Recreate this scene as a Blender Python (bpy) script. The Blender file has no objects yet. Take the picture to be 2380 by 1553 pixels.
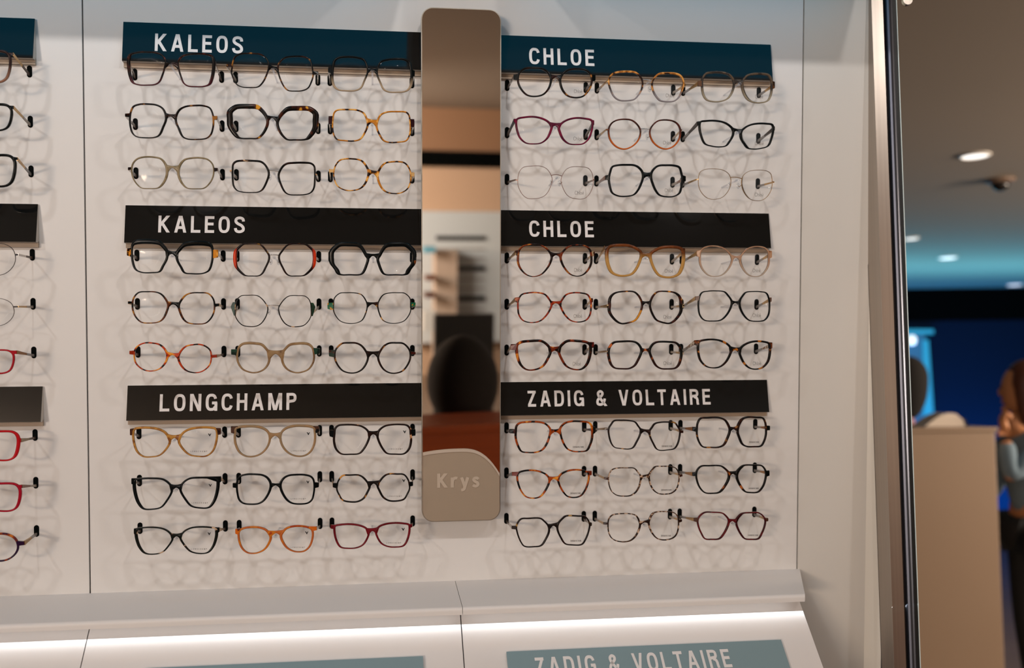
import bpy, math, random
import numpy as np
from mathutils import Matrix, Vector

# ------------------------------------------------------------------ camera
F = 2400.0
CX, CY = 1190.0, 776.5
def _R(a, b, c):
    ca, sa, cb, sb, cc, sc = math.cos(a), math.sin(a), math.cos(b), math.sin(b), math.cos(c), math.sin(c)
    Ry = np.array([[ca, 0, sa], [0, 1, 0], [-sa, 0, ca]])
    Rx = np.array([[1, 0, 0], [0, cb, -sb], [0, sb, cb]])
    Rz = np.array([[cc, -sc, 0], [sc, cc, 0], [0, 0, 1]])
    return Rz @ Rx @ Ry
MC = _R(math.radians(-7.56), math.radians(2.13), math.radians(0.112))
u_c, v_c, n_c = MC[:, 0], -MC[:, 1], MC[:, 2]          # display axes in the camera frame: right, up, inward
ALPHA = math.radians(3.66)                              # the camera looks slightly up
up = np.array([0, -math.cos(ALPHA), math.sin(ALPHA)])
up[0] = -(up @ u_c) / u_c[0]
up /= np.linalg.norm(up)
zc = np.array([0, 0, 1.0])
Yw = zc - (zc @ up) * up; Yw /= np.linalg.norm(Yw)
Xw = np.cross(Yw, up)
WB = np.array([Xw, Yw, up])                             # camera vector -> world vector
CAM = Vector((0, 0, 1.55))
def cw(c): return Vector(WB @ np.asarray(c, float))
cam_data = bpy.data.cameras.new('camera')
cam = bpy.data.objects.new('camera', cam_data)
bpy.context.scene.collection.objects.link(cam)
bpy.context.scene.camera = cam
cx_, cy_, cz_ = cw((1, 0, 0)), cw((0, -1, 0)), cw((0, 0, -1))
cam.matrix_world = Matrix(((cx_.x, cy_.x, cz_.x, CAM.x), (cx_.y, cy_.y, cz_.y, CAM.y), (cx_.z, cy_.z, cz_.z, CAM.z), (0, 0, 0, 1)))
cam_data.sensor_width = 36.0
cam_data.lens = F / 2380.0 * 36.0
cam_data.clip_end = 60
cam_data.dof.use_dof = True
cam_data.dof.focus_distance = 1.62
cam_data.dof.aperture_fstop = 2.6

# display-local frame: x right, y into the wall, z up; origin where the camera's normal meets the wall
DW = 1.70
U, N, V = cw(u_c), cw(n_c), cw(v_c)
ORI = CAM + N * DW
PM = Matrix(((U.x, N.x, V.x, ORI.x), (U.y, N.y, V.y, ORI.y), (U.z, N.z, V.z, ORI.z), (0, 0, 0, 1)))
PMI = PM.inverted()
CL = PMI @ CAM
def ray(px, py): return cw(((px - CX) / F, (py - CY) / F, 1.0))
PMR = PMI.to_3x3()
def L(px, py, y=0.0):
    d = PMR @ ray(px, py)
    return CL + d * ((y - CL.y) / d.y)
def LP(px, py, p0, nrm):
    d = PMR @ ray(px, py)
    return CL + d * ((p0 - CL).dot(nrm) / d.dot(nrm))
def W(px, py, Y):
    d = ray(px, py)
    return CAM + d * (Y / d.y)
def WZ(px, py, Z):
    d = ray(px, py)
    return CAM + d * ((Z - CAM.z) / d.z)
MIR_Y = -0.036
def RF(px, py, Y):
    """world point on plane Y seen at this spot of the strip mirror"""
    p = L(px, py, MIR_Y); d = PMR @ ray(px, py)
    d = Vector((d.x, -d.y, d.z))
    P = PM @ p; D = PM.to_3x3() @ d
    return P + D * ((Y - P.y) / D.y)

# ------------------------------------------------------------------ render look
sc = bpy.context.scene
sc.view_settings.view_transform = 'Standard'
sc.view_settings.look = 'None'
sc.view_settings.gamma = 1.0
sc.view_settings.exposure = 0.0
sc.view_settings.use_curve_mapping = False
sc.cycles.transparent_max_bounces = 24
sc.cycles.max_bounces = 8
sc.cycles.use_adaptive_sampling = True

def lin(h):
    r = [int(h[i:i + 2], 16) / 255 for i in (0, 2, 4)]
    return [(c / 12.92 if c <= 0.04045 else ((c + 0.055) / 1.055) ** 2.4) for c in r]

world = bpy.data.worlds.new('world'); sc.world = world
world.use_nodes = True
world.node_tree.nodes['Background'].inputs[0].default_value = (0.75, 0.86, 1.0, 1)
world.node_tree.nodes['Background'].inputs[1].default_value = 0.10

def area(name, loc, target, size, power, color, sizey=None, spread=180, shape='RECTANGLE'):
    d = bpy.data.lights.new(name, 'AREA'); d.shape = shape; d.size = size
    if sizey: d.size_y = sizey
    d.energy = power; d.color = color; d.spread = math.radians(spread)
    o = bpy.data.objects.new(name, d); sc.collection.objects.link(o)
    o.location = loc
    o.rotation_euler = (Vector(target) - Vector(loc)).to_track_quat('-Z', 'Y').to_euler()
    return o
def PL(x, y, z): return PM @ Vector((x, y, z))
WARM = (1.0, 0.94, 0.90)
CEIL = 2.69
YF_ = -7.0
# recessed ceiling downlights above the aisle in front of the display
spots = [(-1.30, -1.45), (-0.55, -1.48), (0.30, -1.45), (1.05, -1.48)]
for i, (sx, sy) in enumerate(spots):
    p = PL(sx, sy, 1.05); p.z = CEIL - 0.03
    area('downlight_lamp', p, PL(sx * 0.75, 0, -0.05), 0.07, 3.1, WARM, shape='DISK', spread=150)
# broad soft fill added under the ceiling, either side of the aisle
area('soft_fill_left', (-2.4, -3.6, CEIL - 0.02), (-0.6, 1.5, 1.3), 2.4, 24, (1.0, 0.97, 0.98), sizey=2.4)
area('soft_fill_right', (3.3, -3.6, CEIL - 0.02), (0.6, 1.5, 1.3), 2.2, 24, (1.0, 0.97, 0.98), sizey=2.4)
# cool fill added far behind the camera, standing in for a window
area('cool_fill', (-2.3, YF_ + 0.05, 1.45), (-0.2, 1.6, 1.4), 3.2, 128, (0.82, 0.93, 1.0), sizey=1.9)
# under-shelf strip
area('shelf_strip_lamp', PL(-0.1, -0.120, -0.508), PL(-0.1, -0.22, -0.62), 2.2, 0.34, (0.92, 0.97, 1.0), sizey=0.012, spread=170)
# blue wash at the far end of the shop
area('blue_wash_lamp', (3.5, 9.3, 1.5), (3.5, 9.0, 2.7), 6.0, 95, (0.14, 0.62, 0.9), sizey=0.5, spread=140)
area('blue_floor_lamp', (3.6, 10.5, 0.15), (3.6, 10.98, 0.9), 6.0, 120, (0.02, 0.36, 1.0), sizey=0.12, spread=140)
area('counter_fill', (4.6, 3.2, CEIL - 0.35), (2.4, 4.9, 0.6), 1.0, 75, (1.0, 0.80, 0.60), sizey=1.0)  # unseen warm fill that brightens the counter
area('far_ceiling_fill', (6.0, 3.4, 1.7), (3.0, 3.8, 2.69), 3.5, 290, (1.0, 0.82, 0.66), sizey=0.3)  # unseen fill added to brighten the ceiling beyond the column
area('opposite_wall_fill', (-1.2, -4.9, CEIL - 0.3), (0.9, -7.0, 1.4), 1.6, 270, (1.0, 0.92, 0.84), sizey=1.2)  # added fill for the opposite wall reflected in the mirror
area('rear_ceiling_fill', (-2.8, -5.0, 1.7), (0.8, -4.6, 2.69), 2.5, 230, (1.0, 0.72, 0.50), sizey=0.3)  # added warm fill for the rear ceiling reflected in the mirror

# ------------------------------------------------------------------ materials
def mat(name, col, rough=0.5, metal=0.0, emit=None, es=1.0, bump=None, coat=0.0, spec=0.5, var=None, alpha=None):
    m = bpy.data.materials.new(name); m.use_nodes = True
    nt = m.node_tree; b = nt.nodes['Principled BSDF']
    c = lin(col) if isinstance(col, str) else col
    b.inputs['Base Color'].default_value = (*c, 1)
    b.inputs['Roughness'].default_value = rough
    b.inputs['Metallic'].default_value = metal
    b.inputs['Coat Weight'].default_value = coat
    b.inputs['Specular IOR Level'].default_value = spec
    if alpha is not None: b.inputs['Alpha'].default_value = alpha
    if emit:
        e = lin(emit) if isinstance(emit, str) else emit
        b.inputs['Emission Color'].default_value = (*e, 1); b.inputs['Emission Strength'].default_value = es
    if var or bump:
        tc = nt.nodes.new('ShaderNodeTexCoord'); mp = nt.nodes.new('ShaderNodeMapping')
        nz = nt.nodes.new('ShaderNodeTexNoise'); nt.links.new(tc.outputs['Object'], mp.inputs[0]); nt.links.new(mp.outputs[0], nz.inputs['Vector'])
        if var:
            sc_, stretch, c2 = var
            nz.inputs['Scale'].default_value = sc_; mp.inputs['Scale'].default_value = stretch
            mx = nt.nodes.new('ShaderNodeMix'); mx.data_type = 'RGBA'
            nt.links.new(nz.outputs['Fac'], mx.inputs['Factor'])
            mx.inputs['A'].default_value = (*c, 1); mx.inputs['B'].default_value = (*lin(c2), 1)
            nt.links.new(mx.outputs['Result'], b.inputs['Base Color'])
        if bump:
            n2 = nt.nodes.new('ShaderNodeTexNoise'); n2.inputs['Scale'].default_value = bump[0]; nt.links.new(tc.outputs['Object'], n2.inputs['Vector'])
            bp = nt.nodes.new('ShaderNodeBump'); bp.inputs['Strength'].default_value = bump[1]; bp.inputs['Distance'].default_value = 0.001
            nt.links.new(n2.outputs['Fac'], bp.inputs['Height']); nt.links.new(bp.outputs[0], b.inputs['Normal'])
    return m
M = {}
M['white'] = mat('white_lacquer', 'd8d7d6', 0.5, bump=(30, 0.02), var=(1.5, (1, 1, 1), 'd5d4d2'))
M['cheek'] = mat('cheek_lacquer', 'd0cec9', 0.5, var=(1.5, (1, 1, 1), 'cccac5'))
M['ledge'] = mat('ledge_lacquer', 'dedddd', 0.45, var=(1.5, (1, 1, 1), 'd9d6d4'))
M['gap'] = mat('dark_gap', '0a0b0c', 0.8, bump=(60, 0.1))
M['slot'] = mat('slot_black', '030606', 0.9, spec=0.1, bump=(200, 0.05))
M['sign'] = mat('sign_black', '0f1010', 0.06, spec=0.55, bump=(8, 0.01))
M['sign_low'] = mat('sign_painted_sheen', '7b9299', 0.3, spec=0.6, bump=(8, 0.01))  # dark plates; the strip light's teal-grey sheen is put into the base colour
M['letter'] = mat('letter_white', 'd8d6d6', 0.5, bump=(100, 0.02))
M['print_soft'] = mat('print_grey', '56524f', 0.6, bump=(100, 0.02))
M['print'] = mat('print_black', '14181a', 0.5, bump=(100, 0.02))
M['steel'] = mat('brushed_steel', 'b5aaa0', 0.30, 1.0, var=(8, (40, 40, 0.3), 'a0968c'))
M['steel_pol'] = mat('polished_steel', '5c606c', 0.4, 1.0, bump=(5, 0.02))
M['steel_dark'] = mat('dark_steel', '2a221c', 0.3, 0.6, bump=(5, 0.02))
M['black'] = mat('black_rubber', '030606', 0.5, bump=(40, 0.05))
M['glass_edge'] = mat('glass_edge', 'cfe0e2', 0.1, bump=(40, 0.05))
M['mirror'] = mat('mirror_glass', 'e8dfd6', 0.012, 1.0, bump=(1.5, 0.002))
M['mirror_back'] = mat('mirror_edge_metal', '9a958c', 0.5, 1.0, bump=(60, 0.02))
M['frost'] = mat('frosted_plate', 'a39584', 0.42, 0.2, bump=(80, 0.02), var=(2.5, (1, 1, 1), '9a8c7a'))
M['frost_rim'] = mat('frosted_plate_rim', 'c9bfb2', 0.3, 0.3, bump=(80, 0.02))
M['frost_text'] = mat('frosted_lettering', 'b8ab9b', 0.45, 0.1, bump=(80, 0.02))
M['led'] = mat('led_diffuser', 'ffffff', 0.5, emit=(0.93, 0.98, 1.0), es=0.5, bump=(50, 0.02))
def acrylic():
    m = bpy.data.materials.new('clear_acrylic'); m.use_nodes = True; nt = m.node_tree; nt.nodes.clear()
    o = nt.nodes.new('ShaderNodeOutputMaterial'); t = nt.nodes.new('ShaderNodeBsdfTransparent'); g = nt.nodes.new('ShaderNodeBsdfGlossy'); mx = nt.nodes.new('ShaderNodeMixShader')
    lw = nt.nodes.new('ShaderNodeLayerWeight'); lw.inputs['Blend'].default_value = 0.2
    nz = nt.nodes.new('ShaderNodeTexNoise'); nz.inputs['Scale'].default_value = 300
    mr = nt.nodes.new('ShaderNodeMapRange'); mr.inputs['To Min'].default_value = 0.05; mr.inputs['To Max'].default_value = 0.12
    nt.links.new(nz.outputs['Fac'], mr.inputs['Value']); nt.links.new(mr.outputs[0], g.inputs['Roughness'])
    t.inputs[0].default_value = (0.93, 0.94, 0.95, 1); g.inputs['Color'].default_value = (0.9, 0.9, 0.95, 1)
    nt.links.new(lw.outputs['Facing'], mx.inputs[0]); nt.links.new(t.outputs[0], mx.inputs[1]); nt.links.new(g.outputs[0], mx.inputs[2]); nt.links.new(mx.outputs[0], o.inputs[0])
    return m
M['acrylic'] = acrylic()
def lensmat():
    m = bpy.data.materials.new('lens_glass'); m.use_nodes = True; nt = m.node_tree; nt.nodes.clear()
    o = nt.nodes.new('ShaderNodeOutputMaterial'); t = nt.nodes.new('ShaderNodeBsdfTransparent'); g = nt.nodes.new('ShaderNodeBsdfGlossy'); mx = nt.nodes.new('ShaderNodeMixShader')
    fr = nt.nodes.new('ShaderNodeFresnel'); fr.inputs[0].default_value = 1.15
    nz = nt.nodes.new('ShaderNodeTexNoise'); nz.inputs['Scale'].default_value = 20
    bp = nt.nodes.new('ShaderNodeBump'); bp.inputs['Strength'].default_value = 0.02
    nt.links.new(nz.outputs['Fac'], bp.inputs['Height']); nt.links.new(bp.outputs[0], g.inputs['Normal'])
    t.inputs[0].default_value = (0.997, 0.997, 0.995, 1); g.inputs['Roughness'].default_value = 0.03
    nt.links.new(fr.outputs[0], mx.inputs[0]); nt.links.new(t.outputs[0], mx.inputs[1]); nt.links.new(g.outputs[0], mx.inputs[2]); nt.links.new(mx.outputs[0], o.inputs[0])
    return m
M['lens'] = lensmat()

def acetate(name, c1, c2=None, c3=None, t=(0.5, 0.6), scale=75, bottom=None, zr=(-0.004, -0.016), outer=None, xo=0.06, alpha=1.0, seed=0, rough=0.2, metal=0.0):
    m = bpy.data.materials.new(name); m.use_nodes = True; nt = m.node_tree; b = nt.nodes['Principled BSDF']
    tc = nt.nodes.new('ShaderNodeTexCoord'); mp = nt.nodes.new('ShaderNodeMapping')
    mp.inputs['Location'].default_value = (seed * 0.37, seed * 0.11, seed * 0.23)
    nt.links.new(tc.outputs['Object'], mp.inputs[0])
    nz = nt.nodes.new('ShaderNodeTexNoise'); nz.inputs['Scale'].default_value = scale; nz.inputs['Detail'].default_value = 1.5
    nt.links.new(mp.outputs[0], nz.inputs['Vector'])
    cr = nt.nodes.new('ShaderNodeValToRGB'); el = cr.color_ramp.elements
    c2 = c2 or c1; c3 = c3 or c2
    el[0].position = t[0] - 0.03; el[0].color = (*lin(c1), 1)
    el[1].position = t[0] + 0.03; el[1].color = (*lin(c2), 1)
    e = el.new(t[1]); e.color = (*lin(c2), 1); e = el.new(t[1] + 0.04); e.color = (*lin(c3), 1)
    nt.links.new(nz.outputs['Fac'], cr.inputs[0]); col = cr.outputs[0]
    sp = nt.nodes.new('ShaderNodeSeparateXYZ'); nt.links.new(tc.outputs['Object'], sp.inputs[0])
    if bottom:
        mr = nt.nodes.new('ShaderNodeMapRange'); mr.inputs['From Min'].default_value = zr[0]; mr.inputs['From Max'].default_value = zr[1]
        nt.links.new(sp.outputs['Z'], mr.inputs['Value'])
        mx = nt.nodes.new('ShaderNodeMix'); mx.data_type = 'RGBA'; nt.links.new(mr.outputs[0], mx.inputs['Factor'])
        nt.links.new(col, mx.inputs['A']); mx.inputs['B'].default_value = (*lin(bottom), 1); col = mx.outputs['Result']
    if outer:
        ab = nt.nodes.new('ShaderNodeMath'); ab.operation = 'ABSOLUTE'; nt.links.new(sp.outputs['X'], ab.inputs[0])
        mr = nt.nodes.new('ShaderNodeMapRange'); mr.inputs['From Min'].default_value = xo - 0.002; mr.inputs['From Max'].default_value = xo + 0.002
        nt.links.new(ab.outputs[0], mr.inputs['Value'])
        mx = nt.nodes.new('ShaderNodeMix'); mx.data_type = 'RGBA'; nt.links.new(mr.outputs[0], mx.inputs['Factor'])
        nt.links.new(col, mx.inputs['A']); mx.inputs['B'].default_value = (*lin(outer), 1); col = mx.outputs['Result']
    nt.links.new(col, b.inputs['Base Color'])
    b.inputs['Roughness'].default_value = rough; b.inputs['Metallic'].default_value = metal
    b.inputs['Alpha'].default_value = alpha
    if not metal: b.inputs['Specular IOR Level'].default_value = 0.13
    return m

# ------------------------------------------------------------------ object helpers
def tag(o, label, cat, group=None):
    o['label'] = label; o['category'] = cat
    if group: o['group'] = group
    return o
def root(name, local=None, world_loc=None, rotz=0.0):
    o = bpy.data.objects.new(name, None); sc.collection.objects.link(o); o.empty_display_size = 0.02
    if local is not None: o.matrix_world = PM @ Matrix.Translation(local)
    else: o.matrix_world = Matrix.Translation(world_loc) @ Matrix.Rotation(rotz, 4, 'Z')
    return o
class MB:
    def __init__(s): s.v = []; s.f = []; s.mi = []
    def add(s, vs, fs, mi=0):
        n = len(s.v); s.v += [tuple(v) for v in vs]; s.f += [tuple(i + n for i in f) for f in fs]; s.mi += [mi] * len(fs)
        return s
    def box(s, a, b, mi=0):
        (x0, y0, z0), (x1, y1, z1) = a, b
        vs = [(x0, y0, z0), (x1, y0, z0), (x1, y1, z0), (x0, y1, z0), (x0, y0, z1), (x1, y0, z1), (x1, y1, z1), (x0, y1, z1)]
        return s.add(vs, [(0, 3, 2, 1), (4, 5, 6, 7), (0, 1, 5, 4), (1, 2, 6, 5), (2, 3, 7, 6), (3, 0, 4, 7)], mi)
    def bbox(s, a, b, r):
        """box with chamfered edges"""
        import bmesh
        bm = bmesh.new(); bmesh.ops.create_cube(bm, size=1)
        c = [(p + q) / 2 for p, q in zip(a, b)]; d = [abs(q - p) for p, q in zip(a, b)]
        for v in bm.verts: v.co = Vector((c[0] + v.co.x * d[0], c[1] + v.co.y * d[1], c[2] + v.co.z * d[2]))
        bmesh.ops.bevel(bm, geom=list(bm.edges), offset=r, segments=2, affect='EDGES', profile=0.6)
        vs = [v.co[:] for v in bm.verts]; fs = [[v.index for v in f.verts] for f in bm.faces]
        bm.verts.index_update(); fs = [[v.index for v in f.verts] for f in bm.faces]
        bm.free(); return s.add(vs, fs)
    def prism(s, poly, d, cap=True):
        """poly: list of Vectors (one face), d: extrusion vector"""
        n = len(poly); d = Vector(d)
        vs = [Vector(p) for p in poly] + [Vector(p) + d for p in poly]
        fs = [(i, (i + 1) % n, (i + 1) % n + n, i + n) for i in range(n)]
        if cap: fs += [tuple(range(n))[::-1], tuple(range(n, 2 * n))]
        return s.add(vs, fs)
    def tube(s, pts, rad, n=8, cap=True):
        pts = [Vector(p) for p in pts]; rad = rad if isinstance(rad, (list, tuple)) else [rad] * len(pts)
        vs = []; a = None
        for i, p in enumerate(pts):
            t = (pts[min(i + 1, len(pts) - 1)] - pts[max(i - 1, 0)]).normalized()
            if a is None:
                a = t.orthogonal().normalized()
            a = (a - t * a.dot(t)).normalized(); b = t.cross(a)
            for k in range(n):
                th = 2 * math.pi * k / n
                vs.append(p + (a * math.cos(th) + b * math.sin(th)) * rad[i])
        fs = []
        for i in range(len(pts) - 1):
            for k in range(n):
                fs.append((i * n + k, i * n + (k + 1) % n, (i + 1) * n + (k + 1) % n, (i + 1) * n + k))
        if cap: fs += [tuple(range(n))[::-1], tuple(range((len(pts) - 1) * n, len(pts) * n))]
        return s.add(vs, fs)
    def lathe(s, prof, n=24, c=(0, 0, 0)):
        vs = []; fs = []
        for r, z in prof:
            for k in range(n):
                th = 2 * math.pi * k / n; vs.append((c[0] + r * math.cos(th), c[1] + r * math.sin(th), c[2] + z))
        for i in range(len(prof) - 1):
            for k in range(n): fs.append((i * n + k, i * n + (k + 1) % n, (i + 1) * n + (k + 1) % n, (i + 1) * n + k))
        fs += [tuple(range(n))[::-1], tuple(range((len(prof) - 1) * n, len(prof) * n))]
        return s.add(vs, fs)
    def build(s, name, m, parent=None, offset=None, matrix=None, smooth=False):
        me = bpy.data.meshes.new(name)
        off = Vector(offset) if offset is not None else Vector((0, 0, 0))
        me.from_pydata([tuple(Vector(v) - off) for v in s.v], [], s.f)
        for mm in (m if isinstance(m, (list, tuple)) else [m]): me.materials.append(mm)
        for p, i in zip(me.polygons, s.mi): p.material_index = i
        if smooth:
            for p in me.polygons: p.use_smooth = True
        me.update()
        import bmesh
        bm = bmesh.new(); bm.from_mesh(me); bmesh.ops.recalc_face_normals(bm, faces=bm.faces); bm.to_mesh(me); bm.free()
        o = bpy.data.objects.new(name, me); sc.collection.objects.link(o)
        if parent is not None: o.parent = parent
        elif matrix is not None: o.matrix_world = matrix @ Matrix.Translation(off)
        return o
def struct(o): o['kind'] = 'structure'; return o

# ------------------------------------------------------------------ lettering (own stroke font)
def cat(pts, n=6, closed=False):
    P = [np.array(p, float) for p in pts]; out = []; m = len(P)
    rng = range(m) if closed else range(m - 1)
    for i in rng:
        if closed: p0, p1, p2, p3 = P[(i - 1) % m], P[i], P[(i + 1) % m], P[(i + 2) % m]
        else: p0, p1, p2, p3 = P[max(i - 1, 0)], P[i], P[i + 1], P[min(i + 2, m - 1)]
        a = 0.5
        t0 = 0; t1 = t0 + max(np.linalg.norm(p1 - p0), 1e-6) ** a; t2 = t1 + max(np.linalg.norm(p2 - p1), 1e-6) ** a; t3 = t2 + max(np.linalg.norm(p3 - p2), 1e-6) ** a
        for k in range(n):
            t = t1 + (t2 - t1) * k / n
            A1 = (t1 - t) / (t1 - t0) * p0 + (t - t0) / (t1 - t0) * p1
            A2 = (t2 - t) / (t2 - t1) * p1 + (t - t1) / (t2 - t1) * p2
            A3 = (t3 - t) / (t3 - t2) * p2 + (t - t2) / (t3 - t2) * p3
            B1 = (t2 - t) / (t2 - t0) * A1 + (t - t0) / (t2 - t0) * A2
            B2 = (t3 - t) / (t3 - t1) * A2 + (t - t1) / (t3 - t1) * A3
            out.append((t2 - t) / (t2 - t1) * B1 + (t - t1) / (t2 - t1) * B2)
    if not closed: out.append(P[-1])
    return out
def sup(cx, cy, rx, ry, a0, a1, n=22, e=2.7):
    out = []
    for k in range(n + 1):
        th = math.radians(a0 + (a1 - a0) * k / n); c, s_ = math.cos(th), math.sin(th)
        out.append((cx + rx * math.copysign(abs(c) ** (2 / e), c), cy + ry * math.copysign(abs(s_) ** (2 / e), s_)))
    return out
def glyphs(w):
    h = w / 2; t = 1 - h; Wd = 0.62; r = Wd - h
    G = {}
    G['I'] = (w, [[(h, 0), (h, 1)]])
    G['L'] = (.55, [[(h, 0), (h, 1)], [(0, h), (.55, h)]])
    G['E'] = (.54, [[(h, 0), (h, 1)], [(0, h), (.54, h)], [(0, t), (.54, t)], [(0, .53), (.5, .53)]])
    G['H'] = (.60, [[(h, 0), (h, 1)], [(.6 - h, 0), (.6 - h, 1)], [(0, .53), (.6, .53)]])
    G['T'] = (.58, [[(.29, 0), (.29, 1)], [(0, t), (.58, t)]])
    G['K'] = (.66, [[(h, 0), (h, 1)], [(.55, 1), (h, .40)], [(.20, .58), (.57, 0)]])
    G['A'] = (.70, [[(.09, 0), (.33, 1)], [(.61, 0), (.37, 1)], [(.17, .30), (.53, .30)]])
    G['V'] = (.68, [[(.09, 1), (.32, 0)], [(.59, 1), (.36, 0)]])
    G['M'] = (.80, [[(h, 0), (h, 1)], [(.8 - h, 0), (.8 - h, 1)], [(.12, 1), (.38, 0)], [(.68, 1), (.42, 0)]])
    G['N'] = (.64, [[(h, 0), (h, 1)], [(.64 - h, 0), (.64 - h, 1)], [(.10, 1), (.54, 0)]])
    G['Z'] = (.58, [[(.02, t), (.56, t)], [(.03, h), (.56, h)], [(.10, .10), (.47, .92)]])
    G['O'] = (.65, [sup(.325, .5, .325 - h, .5 - h, 0, 360, 40)])
    G['C'] = (.62, [sup(.325, .5, .325 - h, .5 - h, 22, 338, 34)])
    G['G'] = (.65, [sup(.325, .5, .325 - h, .5 - h, 22, 330, 34), [(.36, .46), (.65, .46)], [(.65 - h * .8, .48), (.65 - h * .8, 0)]])
    G['D'] = (.63, [[(h, 0), (h, 1)], [(h, t)] + sup(.30, .5, .33 - h, .5 - h, 88, -88, 22) + [(h, h)]])
    G['P'] = (.58, [[(h, 0), (h, 1)], [(h, t)] + sup(.30, .72, .28 - h, .28 - h, 88, -88, 18) + [(h, .44 + h * .6)]])
    G['R'] = (.62, [[(h, 0), (h, 1)], [(h, t)] + sup(.31, .74, .29 - h, .26 - h, 88, -88, 18) + [(h, .48 + h * .6)], cat([(.30, .50), (.45, .44), (.51, .32), (.515, .15), (.54, 0)], 5)])
    G['S'] = (.62, [cat([(.62 - h, .70), (.50, .85), (.31, t), (.13, .85), (.10, .70), (.20, .58), (.42, .46), (.53, .32), (.52, .17), (.32, h), (.13, .14), (h * .9, .30)], 6)])
    G['&'] = (.66, [cat([(.62, .0), (.30, .42), (.15, .66), (.14, .82), (.27, t), (.41, .84), (.40, .70), (.20, .50), (.08, .32), (.09, .14), (.24, h), (.40, .13), (.52, .30), (.56, .46)], 6)])
    G['h'] = (.50, [[(h, 0), (h, 1)], cat([(h, .45), (.18, .62), (.32, .64), (.42, .5), (.43, 0)], 4)])
    G['l'] = (w, [[(h, 0), (h, 1)]])
    G['o'] = (.48, [sup(.24, .34, .24 - h, .34 - h, 0, 360, 20, 2.2)])
    G['e'] = (.46, [[(.06, .34), (.42, .34)] + sup(.24, .34, .23 - h, .34 - h, 5, 320, 18, 2.2)])
    G['é'] = (.46, G['e'][1] + [[(.2, .82), (.34, 1.0)]])
    G['r'] = (.42, [[(h, 0), (h, .70)], cat([(h, .40), (.16, .58), (.28, .66), (.42, .64)], 4)])
    G['y'] = (.54, [[(.07, .70), (.27, .08)], cat([(.47, .70), (.30, .12), (.22, -.14), (.04, -.20)], 4)])
    G['s'] = (.46, [cat([(.40, .54), (.30, .64), (.16, .62), (.10, .50), (.22, .38), (.36, .28), (.36, .14), (.22, .05), (.05, .14)], 4)])
    G[' '] = (.34, [])
    return G
def text_mesh(txt, P0, ex, ey, nrm, w=0.165, gap=0.25, depth=0.0006, widths_fit=True):
    """P0 lower left, ex vector over whole width, ey vector of cap height; nrm outward"""
    G = glyphs(w); x = 0; strokes = []
    for ch in txt:
        wd, st = G[ch]
        for s_ in st: strokes.append([(x + p[0], p[1]) for p in s_])
        x += wd + gap
    tot = x - gap; mb = MB()
    nrm = Vector(nrm)
    k = 0
    for s_ in strokes:
        P = [np.array(p) for p in s_]; n = len(P); closed = n > 4 and np.linalg.norm(P[0] - P[-1]) < 1e-6
        if closed: P = P[:-1]; n -= 1
        L_, R_ = [], []
        for i in range(n):
            if closed: a, b = P[(i - 1) % n], P[(i + 1) % n]
            else: a, b = P[max(i - 1, 0)], P[min(i + 1, n - 1)]
            d = b - a; d = d / (np.linalg.norm(d) + 1e-9); q = np.array([-d[1], d[0]]) * w / 2
            L_.append(P[i] + q); R_.append(P[i] - q)
        if not closed and n >= 2:
            for ei, ej in ((0, 1), (n - 1, n - 2)):
                yv = P[ei][1]; dd = P[ei] - P[ej]
                if abs(yv - round(yv)) < 1e-6 and abs(dd[1]) > 1e-3:
                    for A_ in (L_, R_): A_[ei] = A_[ei] + dd * ((yv - A_[ei][1]) / dd[1])
        def cv(p): return P0 + ex * (p[0] / tot) + ey * p[1] + nrm * (depth + k * 0.00001)
        vs = [cv(p) for p in L_] + [cv(p) for p in R_]
        m = n if closed else n - 1
        mb.add(vs, [(i, (i + 1) % n, n + (i + 1) % n, n + i) for i in range(m)])
        k += 1
    return mb

# ------------------------------------------------------------------ room shell
XL, XR, YF, YB = -4.2, 6.2, -7.0, 11.0
M['ceil'] = mat('ceiling_paint', '857a6e', 0.8, bump=(10, 0.05), var=(0.6, (1, 1, 1), '7e7468'))
M['floor'] = mat('floor_tile', '6a5a4c', 0.35, var=(3, (1, 1, 1), '5c4e42'))
M['navy'] = mat('navy_wall', '021c38', 0.8, spec=0.1, var=(0.8, (1, 1, 1), '021830'))
M['navytop'] = mat('black_bulkhead', '010303', 0.9, spec=0.05, var=(0.8, (1, 1, 1), '020404'))
M['beigewall'] = mat('beige_wall', 'b79c84', 0.7, var=(1, (1, 1, 1), 'b0957c'))
M['brownwall'] = mat('brown_upper_wall', '8a6a50', 0.7, var=(1, (1, 1, 1), '84644a'))
M['plainwall'] = mat('plain_wall', '8f8478', 0.8, var=(1, (1, 1, 1), '877c70'))
struct(MB().box((XL, YF, -0.1), (XR, YB, 0)).build('floor', M['floor']))
struct(MB().box((XL, YF, CEIL), (XR, YB, CEIL + 0.1)).build('ceiling', M['ceil']))
struct(MB().box((XL, YB, 0), (XR, YB + 0.1, CEIL)).build('wall_back', M['navy']))
struct(MB().box((XL, YF - 0.1, 0), (XR, YF, CEIL)).build('wall_front', M['beigewall']))
struct(MB().box((XL - 0.1, YF, 0), (XL, YB, CEIL)).build('wall_left', M['plainwall']))
struct(MB().box((XR, YF, 0), (XR + 0.1, YB, CEIL)).build('wall_right', M['plainwall']))

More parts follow.
